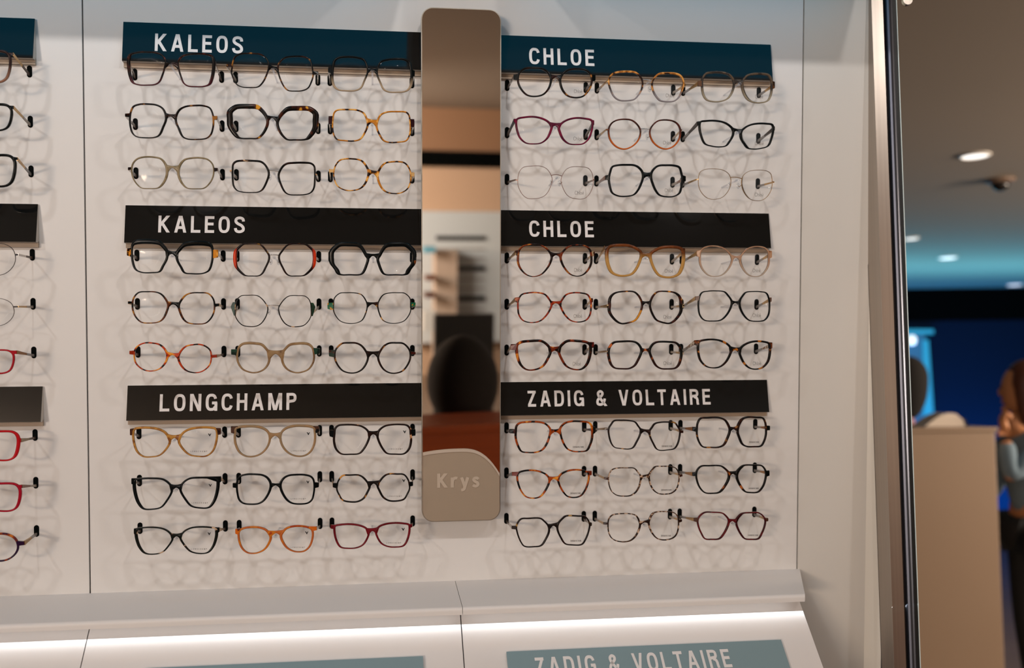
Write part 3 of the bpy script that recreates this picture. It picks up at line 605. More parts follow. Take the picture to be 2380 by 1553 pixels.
# palettes: first colour, second, third, thresholds, scale, options
BLK = dict(c1='060a0b')
BTO = dict(c1='090706', c2='25100a', c3='9a6428', t=(.55, .64), scale=80)
BRT = dict(c1='150b08', c2='5a260f', c3='b06e28', t=(.47, .60), scale=85)
ORT = dict(c1='150a07', c2='9c4214', c3='d68a30', t=(.45, .58), scale=85)
AMB = dict(c1='1d0f0a', c2='b9741f', c3='e2ab55', t=(.50, .60), scale=100)
RDT = dict(c1='150b09', c2='8c2a14', c3='d87c28', t=(.47, .60), scale=100)
LEO = dict(c1='21130d', c2='5a3a26', c3='c7ab92', t=(.50, .56), scale=190)
SIL = dict(c1='b8b2ad', metal=.9, rough=.25)
GLD = dict(c1='b99460', metal=.9, rough=.25)
FR = [
 # key, row, col, bank, crop, points, right bbox, (top,outer,bottom,inner), bridge, endL, endR, palette, end palette, temple palette, look
 ('L',1,1,'A','178,720 172,600 195,520 300,485 420,480 560,492 640,530 683,600 670,700 640,800 600,890 540,930 430,940 310,935 235,905 200,830','855,505,1350,962',(18,40,12,20),(590,615,642,720),(163,600,60),(1372,640,60),dict(BTO,c1='100c0c',c3='54201c',bottom='4a1520',zr=(-.010,-.022)),None,SIL,'square black glasses fading to burgundy at the bottom'),
 ('L',1,2,'m1','335,480 350,380 390,280 470,225 560,205 760,205 900,225 1000,290 1050,380 1060,480 1020,620 940,780 850,865 700,880 540,870 430,820 360,700 325,580','1240,265,1935,950',(22,24,14,28),(410,430,470,560),(225,450,56),(2035,592,56),BTO,None,SIL,'square thin black glasses with gold flecks on top'),
 ('L',1,3,'B','905,560 915,450 940,360 1000,320 1120,308 1250,320 1340,350 1385,430 1395,520 1350,640 1300,740 1230,775 1100,780 990,765 935,720 910,640','1525,338,2005,800',(22,32,14,22),(440,460,482,560),(850,490,70),(2045,540,80),dict(BLK,bottom='a08c72',zr=(-.002,-.018)),BLK,SIL,'square glasses, black above and beige below'),
 ('L',2,1,'C','190,330 205,230 240,165 320,135 420,130 560,145 640,190 680,260 690,340 650,450 600,555 540,590 400,597 280,580 225,530 195,430','825,150,1345,620',(18,20,12,26),(250,262,292,350),(125,285,42),(1395,320,48),BTO,None,SIL,'rounded square black glasses with one amber fleck'),
 ('L',2,2,'m2','295,340 400,250 460,235 650,232 830,245 920,310 1010,430 1040,540 1000,680 920,800 840,862 700,868 480,855 400,790 300,620 292,480','1230,270,1985,895',(80,104,22,50),(400,410,440,560),None,None,dict(BRT,c1='0f0b09',c2='3c190d',c3='cc9030',t=(.56,.64),scale=60),None,SIL,'very thick angular dark tortoiseshell glasses with yellow flecks'),
 ('L',2,3,'B','915,1180 930,1090 970,1050 1100,1040 1250,1048 1340,1090 1385,1180 1395,1260 1350,1370 1290,1450 1200,1475 1080,1470 970,1450 925,1380 910,1280','1520,1068,1985,1495',(16,18,14,24),(1150,1165,1208,1280),(855,1185,108),(2040,1228,108),dict(AMB,c1='1c0d0d',t=(.46,.56)),dict(c1='2a1216'),SIL,'square amber tortoiseshell glasses with plum end pieces'),
 ('L',3,1,'C','215,1020 240,940 300,885 400,862 520,865 620,890 680,960 705,1050 690,1150 640,1240 580,1290 450,1300 350,1290 280,1230 230,1140','860,875,1350,1303',(18,16,10,30),(960,980,1004,1100),(165,1025,38),(1400,1035,38),dict(c1='8f7f62',c2='7a6c50',t=(.5,.6),alpha=.9),dict(c1='1a0e0c'),SIL,'rounded olive beige glasses with dark hinges'),
 ('L',3,2,'m3','345,450 360,350 420,300 560,285 740,288 900,305 980,360 1050,480 1060,560 1010,720 930,860 850,905 700,915 540,905 430,870 365,780 345,600','1255,325,1970,965',(32,30,15,36),('w',470,10),(292,485,30),(2010,562,20),dict(BTO,c3='c8a480',t=(.60,.68)),dict(c1='c9a27a'),SIL,'square black glasses with thin silver metal bridge'),
 ('L',3,3,'D','925,440 950,330 1010,255 1080,235 1200,235 1300,255 1360,310 1405,400 1400,480 1350,590 1290,645 1200,670 1080,665 980,610 940,530','1535,275,1995,712',(16,16,12,28),(360,375,415,500),(865,400,46),(2040,450,50),dict(AMB,c1='22120c',t=(.49,.57)),dict(c1='c9a26a'),GLD,'round light amber and dark brown mottled glasses'),
 ('L',4,1,'E','215,680 225,600 260,560 330,545 500,545 600,565 660,620 705,690 700,780 650,880 600,960 500,975 350,970 270,930 230,830','840,570,1335,990',(60,26,14,30),(640,665,700,790),(150,690,95),(1408,712,105),BLK,dict(c1='1a0c08',c2='d0862a',c3='e0a040',t=(.42,.6),scale=160),SIL,'square black glasses with thick brows and amber end pieces'),
 ('L',4,2,'m4','395,620 410,540 470,470 560,405 640,395 860,400 930,440 1010,540 1065,630 1060,720 1000,860 930,985 860,1030 740,1035 600,1025 520,970 420,850 395,740','1265,400,1960,1035',(22,62,16,34),('w',620,8),None,None,dict(BTO,c1='140b0a',c3='7c5a28',outer='c8330c',xo=.0585),None,SIL,'hexagonal dark glasses with bright red outer sides'),
 ('L',4,3,'F','895,370 900,270 960,200 1010,170 1130,165 1260,175 1310,210 1370,310 1400,360 1380,450 1330,560 1290,585 1150,588 1010,580 960,510 905,430','1535,168,2035,588',(55,62,16,34),(280,295,322,410),None,None,dict(BLK,c2='0b1011',c3='6a3818',t=(.66,.70),scale=80),None,SIL,'very thick black hexagonal glasses with amber bridge fleck'),
 ('L',5,1,'G','225,290 240,200 310,120 430,108 540,112 620,140 690,220 720,290 700,380 650,480 590,525 460,542 350,530 280,470 235,380','865,122,1360,555',(14,18,12,26),(240,243,272,340),(165,258,35),(1420,290,35),dict(BTO,c2='5a2c12',c3='a87028',t=(.52,.62)),BLK,GLD,'hexagonal thin brown tortoiseshell glasses with black hinges'),
 ('L',5,2,'m5','405,560 440,470 520,405 640,395 830,402 920,460 1000,560 1040,640 1030,740 980,860 900,960 800,1008 660,1012 540,985 450,900 400,800 398,680','1255,402,1895,1015',(12,13,14,17),('w',596,8),None,None,dict(BTO,c3='c09a70',t=(.56,.62)),None,GLD,'round thin dark glasses with green side plates'),
 ('L',5,3,'H','925,290 935,200 1010,130 1100,122 1220,125 1310,150 1370,230 1390,300 1370,400 1320,500 1240,540 1130,547 1020,515 960,450 925,370','1535,122,1990,545',(10,12,8,16),(245,255,276,340),(842,305,86),(2055,285,58),dict(BTO,c1='101110',c3='c99040',t=(.60,.68)),dict(c1='0e5a3c',c2='cf8a20',t=(.56,.6),scale=120),GLD,'round very thin black glasses with green amber hinges'),
 ('L',6,1,'G','250,960 270,890 330,840 410,815 500,818 600,840 670,900 705,970 705,1030 660,1120 590,1180 490,1205 400,1195 320,1150 265,1080','865,838,1315,1228',(16,16,12,26),(930,945,968,1060),(185,950,44),(1390,998,38),dict(AMB,c1='160b09',c2='b23a14',c3='dc8e30',t=(.46,.58)),dict(c1='8c2a12'),GLD,'oval red, orange and black mottled glasses'),
 ('L',6,2,'m6','445,580 470,490 540,425 650,405 780,410 920,435 1010,520 1060,590 1075,680 1050,810 980,910 890,965 770,990 650,970 540,915 460,800 435,680','1320,410,1955,990',(45,34,22,40),(520,550,612,780),(318,580,105),(2068,560,100),dict(c1='967a56',c2='8a6c4a',c3='6e5034',t=(.5,.62),alpha=.85),dict(c1='0a1a14',c2='1c3a2c'),SIL,'rounded translucent taupe glasses with thick bridge'),
 ('L',6,3,'H','940,960 960,900 1040,825 1140,815 1240,820 1310,855 1370,930 1400,1000 1380,1090 1320,1180 1240,1225 1150,1232 1050,1200 980,1120 945,1040','1540,815,1985,1235',(20,22,14,26),(920,935,965,1050),(862,960,80),(2055,958,30),dict(BTO,c1='14100d'),dict(c1='0c2a20',c2='3a120c'),GLD,'round dark brown glasses with dark green left hinge'),
 ('L',7,1,'I','235,820 255,760 330,742 480,742 600,765 680,810 735,890 740,950 680,1050 600,1120 500,1142 380,1138 300,1080 255,980','870,738,1395,1135',(26,26,14,28),(810,845,880,950),(192,800,86),(1445,790,86),dict(c1='9c6a30',c2='b8843c',c3='8a5424',t=(.45,.6),alpha=.88),dict(c1='1c1210',c2='4a2c20'),SIL,'caramel translucent glasses with dark metal end pieces'),
 ('L',7,2,'m7','395,560 410,480 470,450 620,435 780,435 940,470 1040,540 1080,640 1060,780 990,900 880,990 740,1032 600,1020 480,940 410,800 390,680','1290,425,1975,1025',(42,40,24,38),(540,575,620,740),(314,500,126),(2052,496,120),dict(c1='927a5c',c2='9c7c58',t=(.5,.62),alpha=.88),dict(c1='0c0f0f',c2='4a3228'),SIL,'taupe translucent glasses with black end pieces'),
 ('L',7,3,'J','935,290 945,220 990,175 1080,163 1200,165 1310,185 1390,240 1420,310 1400,390 1340,500 1280,560 1160,572 1030,565 960,500 930,390','1530,160,1995,570',(18,28,14,28),(240,255,292,370),(870,280,86),(2055,270,86),dict(BTO,c1='1a100d',c3='c8946a',t=(.58,.66)),BLK,GLD,'square dark brown glasses with peach top corners'),
 ('L',8,1,'K','250,330 262,275 320,258 500,250 640,262 720,310 765,370 770,430 700,560 620,650 500,678 380,670 310,590 265,460','890,240,1410,660',(20,40,14,26),(320,345,380,450),(212,290,78),(1448,262,76),BLK,BLK,GLD,'large black square glasses with flared corners'),
 ('L',8,2,'m8','430,580 450,460 500,400 620,365 780,362 940,380 1030,430 1090,520 1100,600 1060,730 960,880 860,940 720,955 560,935 480,870 440,730','1290,370,1960,950',(28,32,22,44),(530,540,572,680),(350,580,86),(2045,572,88),BLK,BLK,SIL,'rounded square plain black glasses'),
 ('L',8,3,'J','975,1000 990,940 1050,868 1150,860 1270,860 1330,890 1400,970 1425,1010 1390,1100 1340,1180 1260,1225 1150,1230 1050,1205 1000,1130 970,1060','1530,845,1975,1218',(16,18,16,26),(945,950,980,1060),(915,1000,56),(2020,980,56),dict(BTO,c1='14100e',c3='c98a3a',t=(.57,.63)),BLK,GLD,'hexagonal black glasses with orange and yellow flecks'),
 ('L',9,1,'K','275,1010 290,950 360,935 520,928 640,945 720,985 775,1050 780,1090 720,1190 640,1270 520,1300 400,1285 330,1210 290,1110','890,922,1390,1290',(16,36,10,24),(1000,1020,1050,1110),(246,980,68),(1425,962,60),dict(BTO,c1='0f1310',c2='1a120e',c3='c6a88a',t=(.58,.62)),BLK,GLD,'black glasses with cream breaks and cream bridge'),
 ('L',9,2,'m9','465,680 490,620 560,580 720,555 880,565 1000,610 1070,690 1100,760 1060,880 980,990 880,1050 770,1075 640,1060 540,980 480,840','1300,535,1930,1045',(30,36,18,44),(620,640,680,760),(400,640,90),(2005,582,70),dict(c1='b8602a',c2='c9741f',c3='a5401a',t=(.5,.62),scale=60,alpha=.92),dict(c1='5a1a10',c2='c8641c'),SIL,'bright orange rounded glasses'),
 ('L',9,3,'L','935,840 945,790 1020,772 1150,765 1280,782 1370,820 1410,880 1390,960 1330,1050 1240,1092 1130,1100 1020,1080 960,980','1510,748,1975,1082',(20,26,12,24),(815,830,865,930),(885,800,48),(2010,785,40),dict(c1='5c0f18',c2='6e1620'),None,GLD,'dark red cat-eye rectangular glasses'),
 ('R',1,1,'a','380,600 400,530 470,475 600,460 720,475 790,520 835,600 830,680 790,770 720,835 600,858 500,835 420,750 385,670','965,475,1400,875',(24,22,16,26),(540,560,590,660),(320,590,70),(1450,600,78),dict(BTO,c1='101010'),BLK,SIL,'rounded black glasses with wide hinges'),
 ('R',1,2,'n1','380,600 400,510 460,440 560,405 740,395 900,410 960,450 1030,540 1050,640 1020,770 950,880 880,945 720,970 580,955 490,890 420,760','1235,425,1860,990',(34,26,20,26),('w',560,20),(340,590,30),(1900,660,50),dict(AMB,c1='241510',c2='a86a2c',c3='d89a50',t=(.46,.54),bottom='8a8488',zr=(-.004,-.014),alpha=.92),GLD,GLD,'glasses with amber tops and clear grey lower rims'),
 ('R',1,3,'b','1140,700 1145,620 1190,545 1280,525 1420,528 1520,560 1575,640 1580,720 1540,830 1490,890 1400,925 1300,930 1200,900 1155,820','1695,545,2105,945',(26,24,14,24),(600,625,652,720),(1085,680,70),(2145,700,88),dict(c1='3a3430',c2='5a4c3e',t=(.5,.62),bottom='928874',zr=(0,-.014),alpha=.9),dict(c1='5a3a24',c2='2a1a12'),GLD,'large square smoky grey and olive translucent glasses'),
 ('R',2,1,'c','355,210 370,160 470,135 600,128 720,155 800,200 845,260 830,330 780,430 700,490 600,503 490,490 410,420 370,320','945,145,1410,512',(20,24,12,30),(190,205,240,290),(330,180,46),(1430,205,60),dict(c1='6c1434',c2='50102a',t=(.52,.62)),None,dict(c1='141010'),'magenta burgundy rectangular glasses'),
 ('R',2,2,'n2','378,640 390,560 440,480 530,425 680,402 830,420 930,490 1000,600 1005,700 960,820 880,910 780,970 680,992 560,960 470,890 400,780','1195,415,1795,990',(22,28,22,24),('w',592,10),(330,605,25),(1825,615,30),dict(c1='2e1610',c2='4c2018',t=(.5,.62),bottom='b8591a',zr=(.004,-.014)),dict(c1='6a3c20'),GLD,'perfectly round brown to orange glasses with metal bridge'),
 ('R',2,3,'d','1105,260 1120,200 1200,185 1330,183 1440,205 1520,250 1570,310 1565,390 1520,470 1470,530 1380,545 1280,535 1180,500 1125,380','1675,222,2125,575',(20,24,12,26),(260,275,300,360),(1080,218,50),(2145,288,48),BLK,BLK,dict(c1='3a302c'),'black rectangular cat-eye glasses tilted down right'),
 ('R',3,1,'c','378,1000 395,900 450,830 560,810 700,812 780,850 835,930 855,1000 820,1120 760,1210 680,1250 520,1258 440,1200 385,1090','975,820,1420,1262',(5,5,5,5),('w',938,14),(345,1000,12),(1440,1000,12),dict(c1='8a6a60',metal=.8,rough=.3),None,dict(c1='6a5648'),'very thin rose metal rounded glasses'),
 ('R',3,2,'n3','385,640 410,510 450,410 560,375 740,368 880,375 960,410 1040,500 1060,600 1020,740 950,880 870,960 700,992 560,980 450,920 410,820','1215,375,1835,1000',(32,34,20,38),(500,520,590,680),(315,622,90),(1900,642,100),BLK,BLK,dict(c1='8a6c60'),'bold black square glasses between two thin metal pairs'),
 ('R',3,3,'d','1090,1000 1110,900 1170,860 1300,848 1430,865 1510,920 1540,1000 1520,1120 1450,1220 1370,1262 1240,1262 1160,1210 1100,1110','1685,865,2110,1282',(5,5,5,5),('w',968,12),(1060,996,10),(2140,1030,10),dict(c1='9a7c58',metal=.8,rough=.3),None,GLD,'very thin gold metal rounded glasses'),
 ('R',4,1,'e','380,700 395,610 450,550 600,522 720,548 800,610 845,690 830,770 780,860 700,940 600,970 510,950 430,880 385,790','970,530,1395,965',(16,26,10,26),(610,640,666,720),(345,640,60),(1440,650,60),dict(BRT,c2='6c2c12',t=(.50,.62)),dict(c1='30150f',c2='a89070'),GLD,'large round dark brown tortoiseshell glasses'),
 ('R',4,2,'n4','345,560 370,480 440,440 620,425 800,440 920,490 1010,560 1020,640 980,780 920,900 840,990 700,1030 560,1020 440,960 370,820 345,680','1205,460,1855,1060',(50,60,34,44),(540,560,620,720),(300,480,70),(1888,545,110),dict(c1='5a3016',c2='6e3c1c',t=(.5,.62),bottom='b08648',zr=(.014,.002),alpha=.95),dict(c1='3a2014',c2='7a4a28'),GLD,'chunky honey coloured glasses with brown brows'),
 ('R',4,3,'g','1110,700 1120,620 1180,565 1310,548 1430,575 1510,640 1555,710 1550,770 1500,870 1420,945 1320,968 1230,950 1150,870 1115,790','1665,555,2065,970',(14,22,9,20),(650,680,702,760),(1070,650,80),(2105,660,90),dict(c1='a98268',c2='b89478',t=(.5,.6),bottom='b4a28e',zr=(0,-.016),alpha=.75),dict(c1='b08a6c',c2='8a5c40'),GLD,'pale peach translucent round glasses'),
 ('R',5,1,'h','380,330 385,230 430,150 520,125 640,120 750,145 810,210 845,280 820,360 760,450 680,515 560,535 450,505 395,430','965,122,1390,528',(16,18,12,22),(230,240,262,330),(340,220,60),(1415,225,50),RDT,dict(c1='8c3a14',c2='301008'),GLD,'rounded square red-brown tortoiseshell glasses'),
 ('R',5,2,'n5','395,600 400,480 440,400 520,345 700,318 880,328 960,390 1010,470 1040,560 1030,660 970,800 900,890 760,940 640,955 540,910 430,790 390,700','1195,318,1810,950',(24,50,26,34),(500,515,545,640),(350,610,60),(1872,600,60),dict(BTO,c1='120d0c',c2='3c1a12',c3='c08028',t=(.54,.63)),dict(c1='2a1c14',c2='c8b088',t=(.5,.55),scale=300),GLD,'angular black-brown glasses with metal banded sides'),
 ('R',5,3,'i','1090,300 1100,200 1140,120 1230,100 1330,97 1450,110 1500,160 1550,240 1540,320 1480,430 1400,500 1290,515 1170,500 1110,430','1655,105,2075,518',(12,16,12,22),(215,235,256,320),(1050,200,50),(2100,215,56),BLK,dict(c1='5a4034'),GLD,'large thin plain black rounded square glasses'),
 ('R',6,1,'h','360,900 370,840 430,805 550,790 700,790 770,830 820,890 830,940 790,1040 720,1140 620,1185 500,1185 420,1120 375,1010','945,790,1385,1180',(30,34,16,30),(850,870,920,980),(282,875,78),(1430,842,74),dict(BRT,c2='6e2a14',c3='c87828',t=(.52,.62),scale=70),dict(c1='120c0c',c2='5a1c18'),GLD,'bold tortoiseshell glasses with orange patch near bridge'),
 ('R',6,2,'n6','375,560 400,480 480,395 640,372 880,378 960,420 1020,510 1025,580 960,740 890,850 790,905 660,912 500,895 430,830 385,700','1190,380,1815,915',(32,44,24,40),(490,510,545,640),(318,570,34),(1860,602,50),dict(BTO,c1='0e100e',c3='b05a28',t=(.54,.62),bottom='2a1410',zr=(0,-.012)),dict(c1='3a2a20',c2='a8927a',t=(.5,.55),scale=300),GLD,'black hexagonal glasses with brown lower sides and metal bands'),
 ('R',6,3,'i','1085,860 1100,800 1180,775 1310,770 1420,795 1510,850 1545,910 1530,970 1470,1080 1390,1145 1300,1162 1200,1140 1120,1060 1090,960','1655,795,2080,1180',(22,26,14,26),(850,865,900,970),(1040,812,66),(2110,850,80),dict(BTO,c1='0e0e0c',c3='b06a24',t=(.55,.62)),dict(c1='0f0d0b',c2='6a3416'),dict(c1='6a4a38',c2='bfb4a4',t=(.5,.55),scale=200),'black cat-eye glasses with amber flecks and wide patterned temples'),
 ('R',7,1,'j','350,490 360,420 400,380 520,362 660,362 760,390 825,460 820,540 780,660 720,745 640,780 520,785 430,770 380,690 350,590','965,355,1405,772',(20,26,14,24),(455,470,500,570),(270,490,58),(1450,472,78),dict(ORT,t=(.50,.62)),dict(c1='3a160c',c2='0c1010'),dict(c1='2a1a14'),'square orange-brown tortoiseshell glasses'),
 ('R',7,2,'n7','380,570 430,480 490,410 640,400 780,405 900,435 960,510 1010,590 1000,680 930,830 860,940 780,968 640,960 500,935 440,870 390,720','1185,435,1785,995',(22,26,14,30),(545,560,600,690),(300,570,40),(1852,628,50),dict(BTO,c1='17100e',c2='2c1812',c3='a87838',t=(.6,.68)),dict(c1='2c1510'),GLD,'hexagonal thin dark brown glasses tilted down right'),
 ('R',7,3,'k','1070,460 1080,380 1120,315 1220,305 1380,305 1460,340 1510,420 1525,480 1490,590 1440,680 1370,712 1260,715 1150,705 1100,640 1070,540','1625,300,2025,705',(20,20,16,28),(420,435,462,530),(1010,460,56),(2078,446,60),dict(BTO,c1='130f0e',c2='2e1812'),BLK,dict(c1='8a5a34'),'square dark brown glasses with amber temples'),
 ('R',8,1,'j','370,1120 385,1070 460,1040 590,1032 700,1055 780,1100 815,1160 800,1230 740,1340 680,1400 590,1418 490,1395 420,1310 380,1200','935,1025,1360,1408',(18,22,12,24),(1110,1125,1150,1210),(300,1082,48),(1398,1068,56),dict(ORT,c1='0f0f0e',t=(.50,.60)),dict(c1='6a2410'),SIL,'round black and orange tortoiseshell glasses'),
 ('R',8,2,'n8','378,620 395,520 450,440 570,408 740,405 880,412 950,480 1010,570 1010,660 970,800 900,900 800,955 680,965 540,945 440,870 390,750','1180,375,1770,925',(14,16,14,26),(545,560,585,680),(295,612,40),(1835,552,42),LEO,dict(c1='3a1c12'),GLD,'thin leopard speckled rounded glasses with straight bridge'),
 ('R',8,3,'k','1060,1080 1080,1020 1130,975 1240,968 1400,972 1460,1010 1510,1070 1510,1140 1450,1260 1380,1335 1290,1350 1180,1340 1110,1270 1070,1170','1620,960,2025,1340',(16,20,14,30),(1040,1050,1080,1150),(1008,1085,50),(2072,1070,70),dict(BTO,c1='100f0d',c3='a85a24',t=(.60,.66)),BLK,dict(c1='9a7048'),'hexagonal black-brown glasses with pointed black hinges'),
 ('R',9,1,'l','360,850 420,755 520,745 690,745 740,780 800,850 810,920 760,1040 700,1120 600,1137 470,1130 420,1070 370,940','925,712,1370,1112',(16,18,12,24),(825,832,860,930),(295,870,40),(1400,826,40),dict(BTO,c1='191210',c3='a88448',t=(.62,.7)),dict(c1='2a201a'),SIL,'hexagonal very dark brown glasses with flat bottoms'),
 ('R',9,2,'n9','368,650 385,560 450,490 560,465 820,465 920,500 980,600 1000,680 960,820 880,940 790,1000 650,1018 500,985 420,920 375,800','1170,425,1760,980',(14,18,14,30),(605,622,648,700),(280,655,40),(1825,595,44),dict(LEO,c3='bfa48c',t=(.52,.58)),dict(c1='2a1610'),GLD,'thin leopard speckled rounded glasses with notched bridge'),
 ('R',9,3,'m','1080,770 1110,710 1180,662 1290,660 1420,672 1470,710 1510,770 1500,840 1440,960 1380,1025 1280,1035 1180,1025 1130,950 1090,850','1610,665,2015,1035',(14,18,14,24),(745,752,775,830),(1030,762,46),(2055,762,40),dict(c1='5a1418',c2='3a0e12',t=(.52,.62)),dict(c1='4a2c20'),GLD,'hexagonal wine red glasses'),
]
SQ = '0,30 2,12 12,2 45,0 78,4 88,25 84,45 72,66 55,72 22,72 8,62'
RD = '0,36 6,14 24,2 46,0 70,8 86,26 86,46 74,64 50,74 24,70 6,54'
FL = [(1, SQ, 24, 119, 190, (5, 5, 4, 5), dict(c1='2a1a18', bottom='8c6450', zr=(.004, -.016)), (30, 125, 5), GLD, 'half-seen square glasses fading from black to pink brown', 0),
      (2, SQ, 27, 243, 302, (5, 5, 3, 5), BLK, (31, 249, 6), GLD, 'half-seen black glasses with gold temple', 0),
      (3, SQ, 35, 361, 432, (5, 6, 4, 5), BLK, (40, 369, 6), GLD, 'half-seen black glasses with thick outer rim', 0),
      (4, RD, 36, 566, 640, (1, 1, 1, 1), dict(c1='3a3434', metal=.6), (42, 592, 4), SIL, 'half-seen thin black wire glasses', 1),
      (5, RD, 33, 694, 758, (1, 1, 1, 1), dict(c1='5a5450', metal=.6), (42, 713, 3), GLD, 'half-seen thin grey wire glasses', 1),
      (6, SQ, 32, 814, 867, (3, 4, 3, 4), dict(c1='a01420'), (38, 819, 7), dict(c1='8a5a30'), 'half-seen bright red glasses with brown temple', 0),
      (7, SQ, 43, 1003, 1069, (4, 7, 3, 4), dict(c1='b0141c'), (48, 1024, 8), dict(c1='8e7c62'), 'half-seen bright red glasses with angled sides', 0),
      (8, SQ, 47, 1124, 1187, (4, 6, 3, 4), dict(c1='9c1026', c2='9c1026', bottom=None), (50, 1131, 7), dict(c1='7a5a4a'), 'half-seen glasses, black above and crimson at the side', 0),
      (9, RD, 42, 1241, 1304, (4, 4, 3, 4), dict(c1='2a1430', c2='8c3a18', c3='c06a20', t=(.5, .6), scale=90), (56, 1263, 8), dict(c1='96703c'), 'half-seen purple and orange tortoiseshell glasses', 0)]

YFRONT = -0.070
def parse(s): return [tuple(float(a) for a in q.split(',')) for q in s.split()]
def ring(pts, th, side):
    """centre line (px) -> inner and outer loops. side +1: outer side is at +x"""
    c = cat(pts, 6, True); n = len(c); out = []; inn = []
    cen = sum(c) / n
    for i in range(n):
        d = c[(i + 1) % n] - c[(i - 1) % n]; d /= np.linalg.norm(d)
        q = np.array([d[1], -d[0]])
        if q @ (c[i] - cen) < 0: q = -q
        tt = th[0] if q[1] < 0 else th[2]
        ts = th[1] if q[0] * side > 0 else th[3]
        t = tt * q[1] ** 2 + ts * q[0] ** 2
        out.append(c[i] + q * t / 2); inn.append(c[i] - q * t / 2)
    return c, inn, out
def chain(name, base, **kw):
    d = dict(base); return acetate(name, seed=kw['seed'], **d)
COLN = {1: 'left', 2: 'middle', 3: 'right'}
def make_glasses(bank, row, col, crop, pts, rb, th, bridge, eL, eR, pal, epal, tpal, look, seed, metal_thin=False, far=False, mark=None):
    ox, oy, s = CR[crop]
    def P(p): return (ox + p[0] / s, oy + p[1] / s)
    lp = [P(p) for p in pts]; x0, y0 = P(rb[:2]); x1, y1 = P(rb[2:])
    lx0, lx1 = min(p[0] for p in lp), max(p[0] for p in lp); ly0, ly1 = min(p[1] for p in lp), max(p[1] for p in lp)
    rp = [(x0 + (lx1 - p[0]) / (lx1 - lx0) * (x1 - x0), y0 + (p[1] - ly0) / (ly1 - ly0) * (y1 - y0)) for p in lp]
    th = [t / s * (1.12 if max(th) / s > 1.6 else 1.0) + .25 for t in th]
    cpx, cpy = (lx0 + x1) / 2, (ly0 + ly1 + y0 + y1) / 4
    hw = (x1 - lx0) / 2
    C = L(cpx, cpy, YFRONT)
    thin = max(th) < 1.6
    fd = 0.0016 if thin else 0.0036                       # depth of the front
    def D(x): return YFRONT + 0.004 * ((x - cpx) / hw) ** 2
    def pt(x, y, dy=0.0):
        q = L(x, y, D(x)); q.y += dy; return q
    r = root('glasses', local=C)
    mt = chain(('glasses_%d' % seed), pal, seed=seed)
    et = chain('end_piece_%d' % seed, epal, seed=seed) if epal else mt
    tt = chain('temple_%d' % seed, tpal, seed=seed)
    mb = MB(); loops = []
    for pp, side in ((lp, -1), (rp, 1)):
        c, inn, out = ring(pp, th, side); loops.append((c, inn, out)); n = len(c)
        prof = [(0.0, 0.5), (0.0, -0.25), (0.22, -0.5), (0.78, -0.5), (1.0, -0.25), (1.0, 0.5)]
        vs = []
        for i in range(n):
            for a, b in prof:
                xy = inn[i] * (1 - a) + out[i] * a; vs.append(pt(xy[0], xy[1], b * fd))
        k = len(prof); fs = []
        for i in range(n):
            for j in range(k):
                fs.append((i * k + j, i * k + (j + 1) % k, ((i + 1) % n) * k + (j + 1) % k, ((i + 1) % n) * k + j))
        mb.add(vs, fs)
    def nasal(c, y, right):
        cen = sum(c) / len(c); best = min((abs(q[1] - y) * 1.0, tuple(q)) for q in c if (q[0] > cen[0]) == right)
        return best[1][0]
    cl, cr_ = loops[0][0], loops[1][0]; dy_ = y0 - ly0
    if bridge is None: bridge = (0, 0, 0, 0)
    if bridge[0] == 'w':
        yb = oy + bridge[1] / s; rise = bridge[2] / s
        xa, xb = nasal(cl, yb, True), nasal(cr_, yb + dy_, False)
        bp = [pt(xa + (xb - xa) * t, yb + dy_ * t - rise * math.sin(math.pi * t)) for t in [k / 8 for k in range(9)]]
        wm = chain('bridge_metal_%d' % seed, (pal if thin else SIL), seed=seed)
        MB().tube(bp, 0.0008 if not thin else 0.0006, 8).build('bridge', wm, r, C, smooth=True)
        ybr = yb + dy_ / 2
        for sx, xx, yy in ((1, xa, yb), (-1, xb, yb + dy_)):
            q0 = pt(xx, yy + 14, 0.0); q1 = pt(xx + sx * 3, yy + 18, 0.006); q2 = pt(xx + sx * 3.5, yy + 15, 0.010)
            MB().tube([q0, q1, q2], 0.0005, 6).build('pad_arm', wm, r, C)
            mbp = MB(); cc = q2
            mbp.lathe([(0.0004, -0.005), (0.0022, -0.003), (0.0026, 0), (0.0022, 0.003), (0.0004, 0.005)], 10, cc).build('nose_pad', M['acrylic'], r, C, smooth=True)
    else:
        jt, ct, cb, jl = [oy + q / s for q in bridge]
        xa, xb = nasal(cl, jt, True), nasal(cr_, jt + dy_, False); xc, xd = nasal(cl, jl, True), nasal(cr_, jl + dy_, False)
        n = 18; vs = []
        for i in range(n + 1):
            t = i / n; e1 = abs(2 * t - 1)
            tx, ty = xa + (xb - xa) * t, ct + (jt - ct) * e1 ** 2.0 + dy_ * (t - .5) * 1.0 + dy_ * .5 * 1.0
            bx, by = xc + (xd - xc) * t, cb + 0.9 + (jl - cb) * e1 ** 1.8 + dy_ * t
            ty = max(ty, oy - 1e9)
            for f_, b in ((0, .4), (0.0, -.2), (.2, -.45), (.8, -.45), (1.0, -.2), (1.0, .4)):
                vs.append(pt(tx + (bx - tx) * f_, ty + (by - ty) * f_, b * fd))
        fs = []
        for i in range(n):
            for j in range(6): fs.append((i * 6 + j, i * 6 + (j + 1) % 6, (i + 1) * 6 + (j + 1) % 6, (i + 1) * 6 + j))
        mb.add(vs, fs)
        ybr = cb + dy_ / 2
    mb.build('frame_front', mt, r, C, smooth=True)
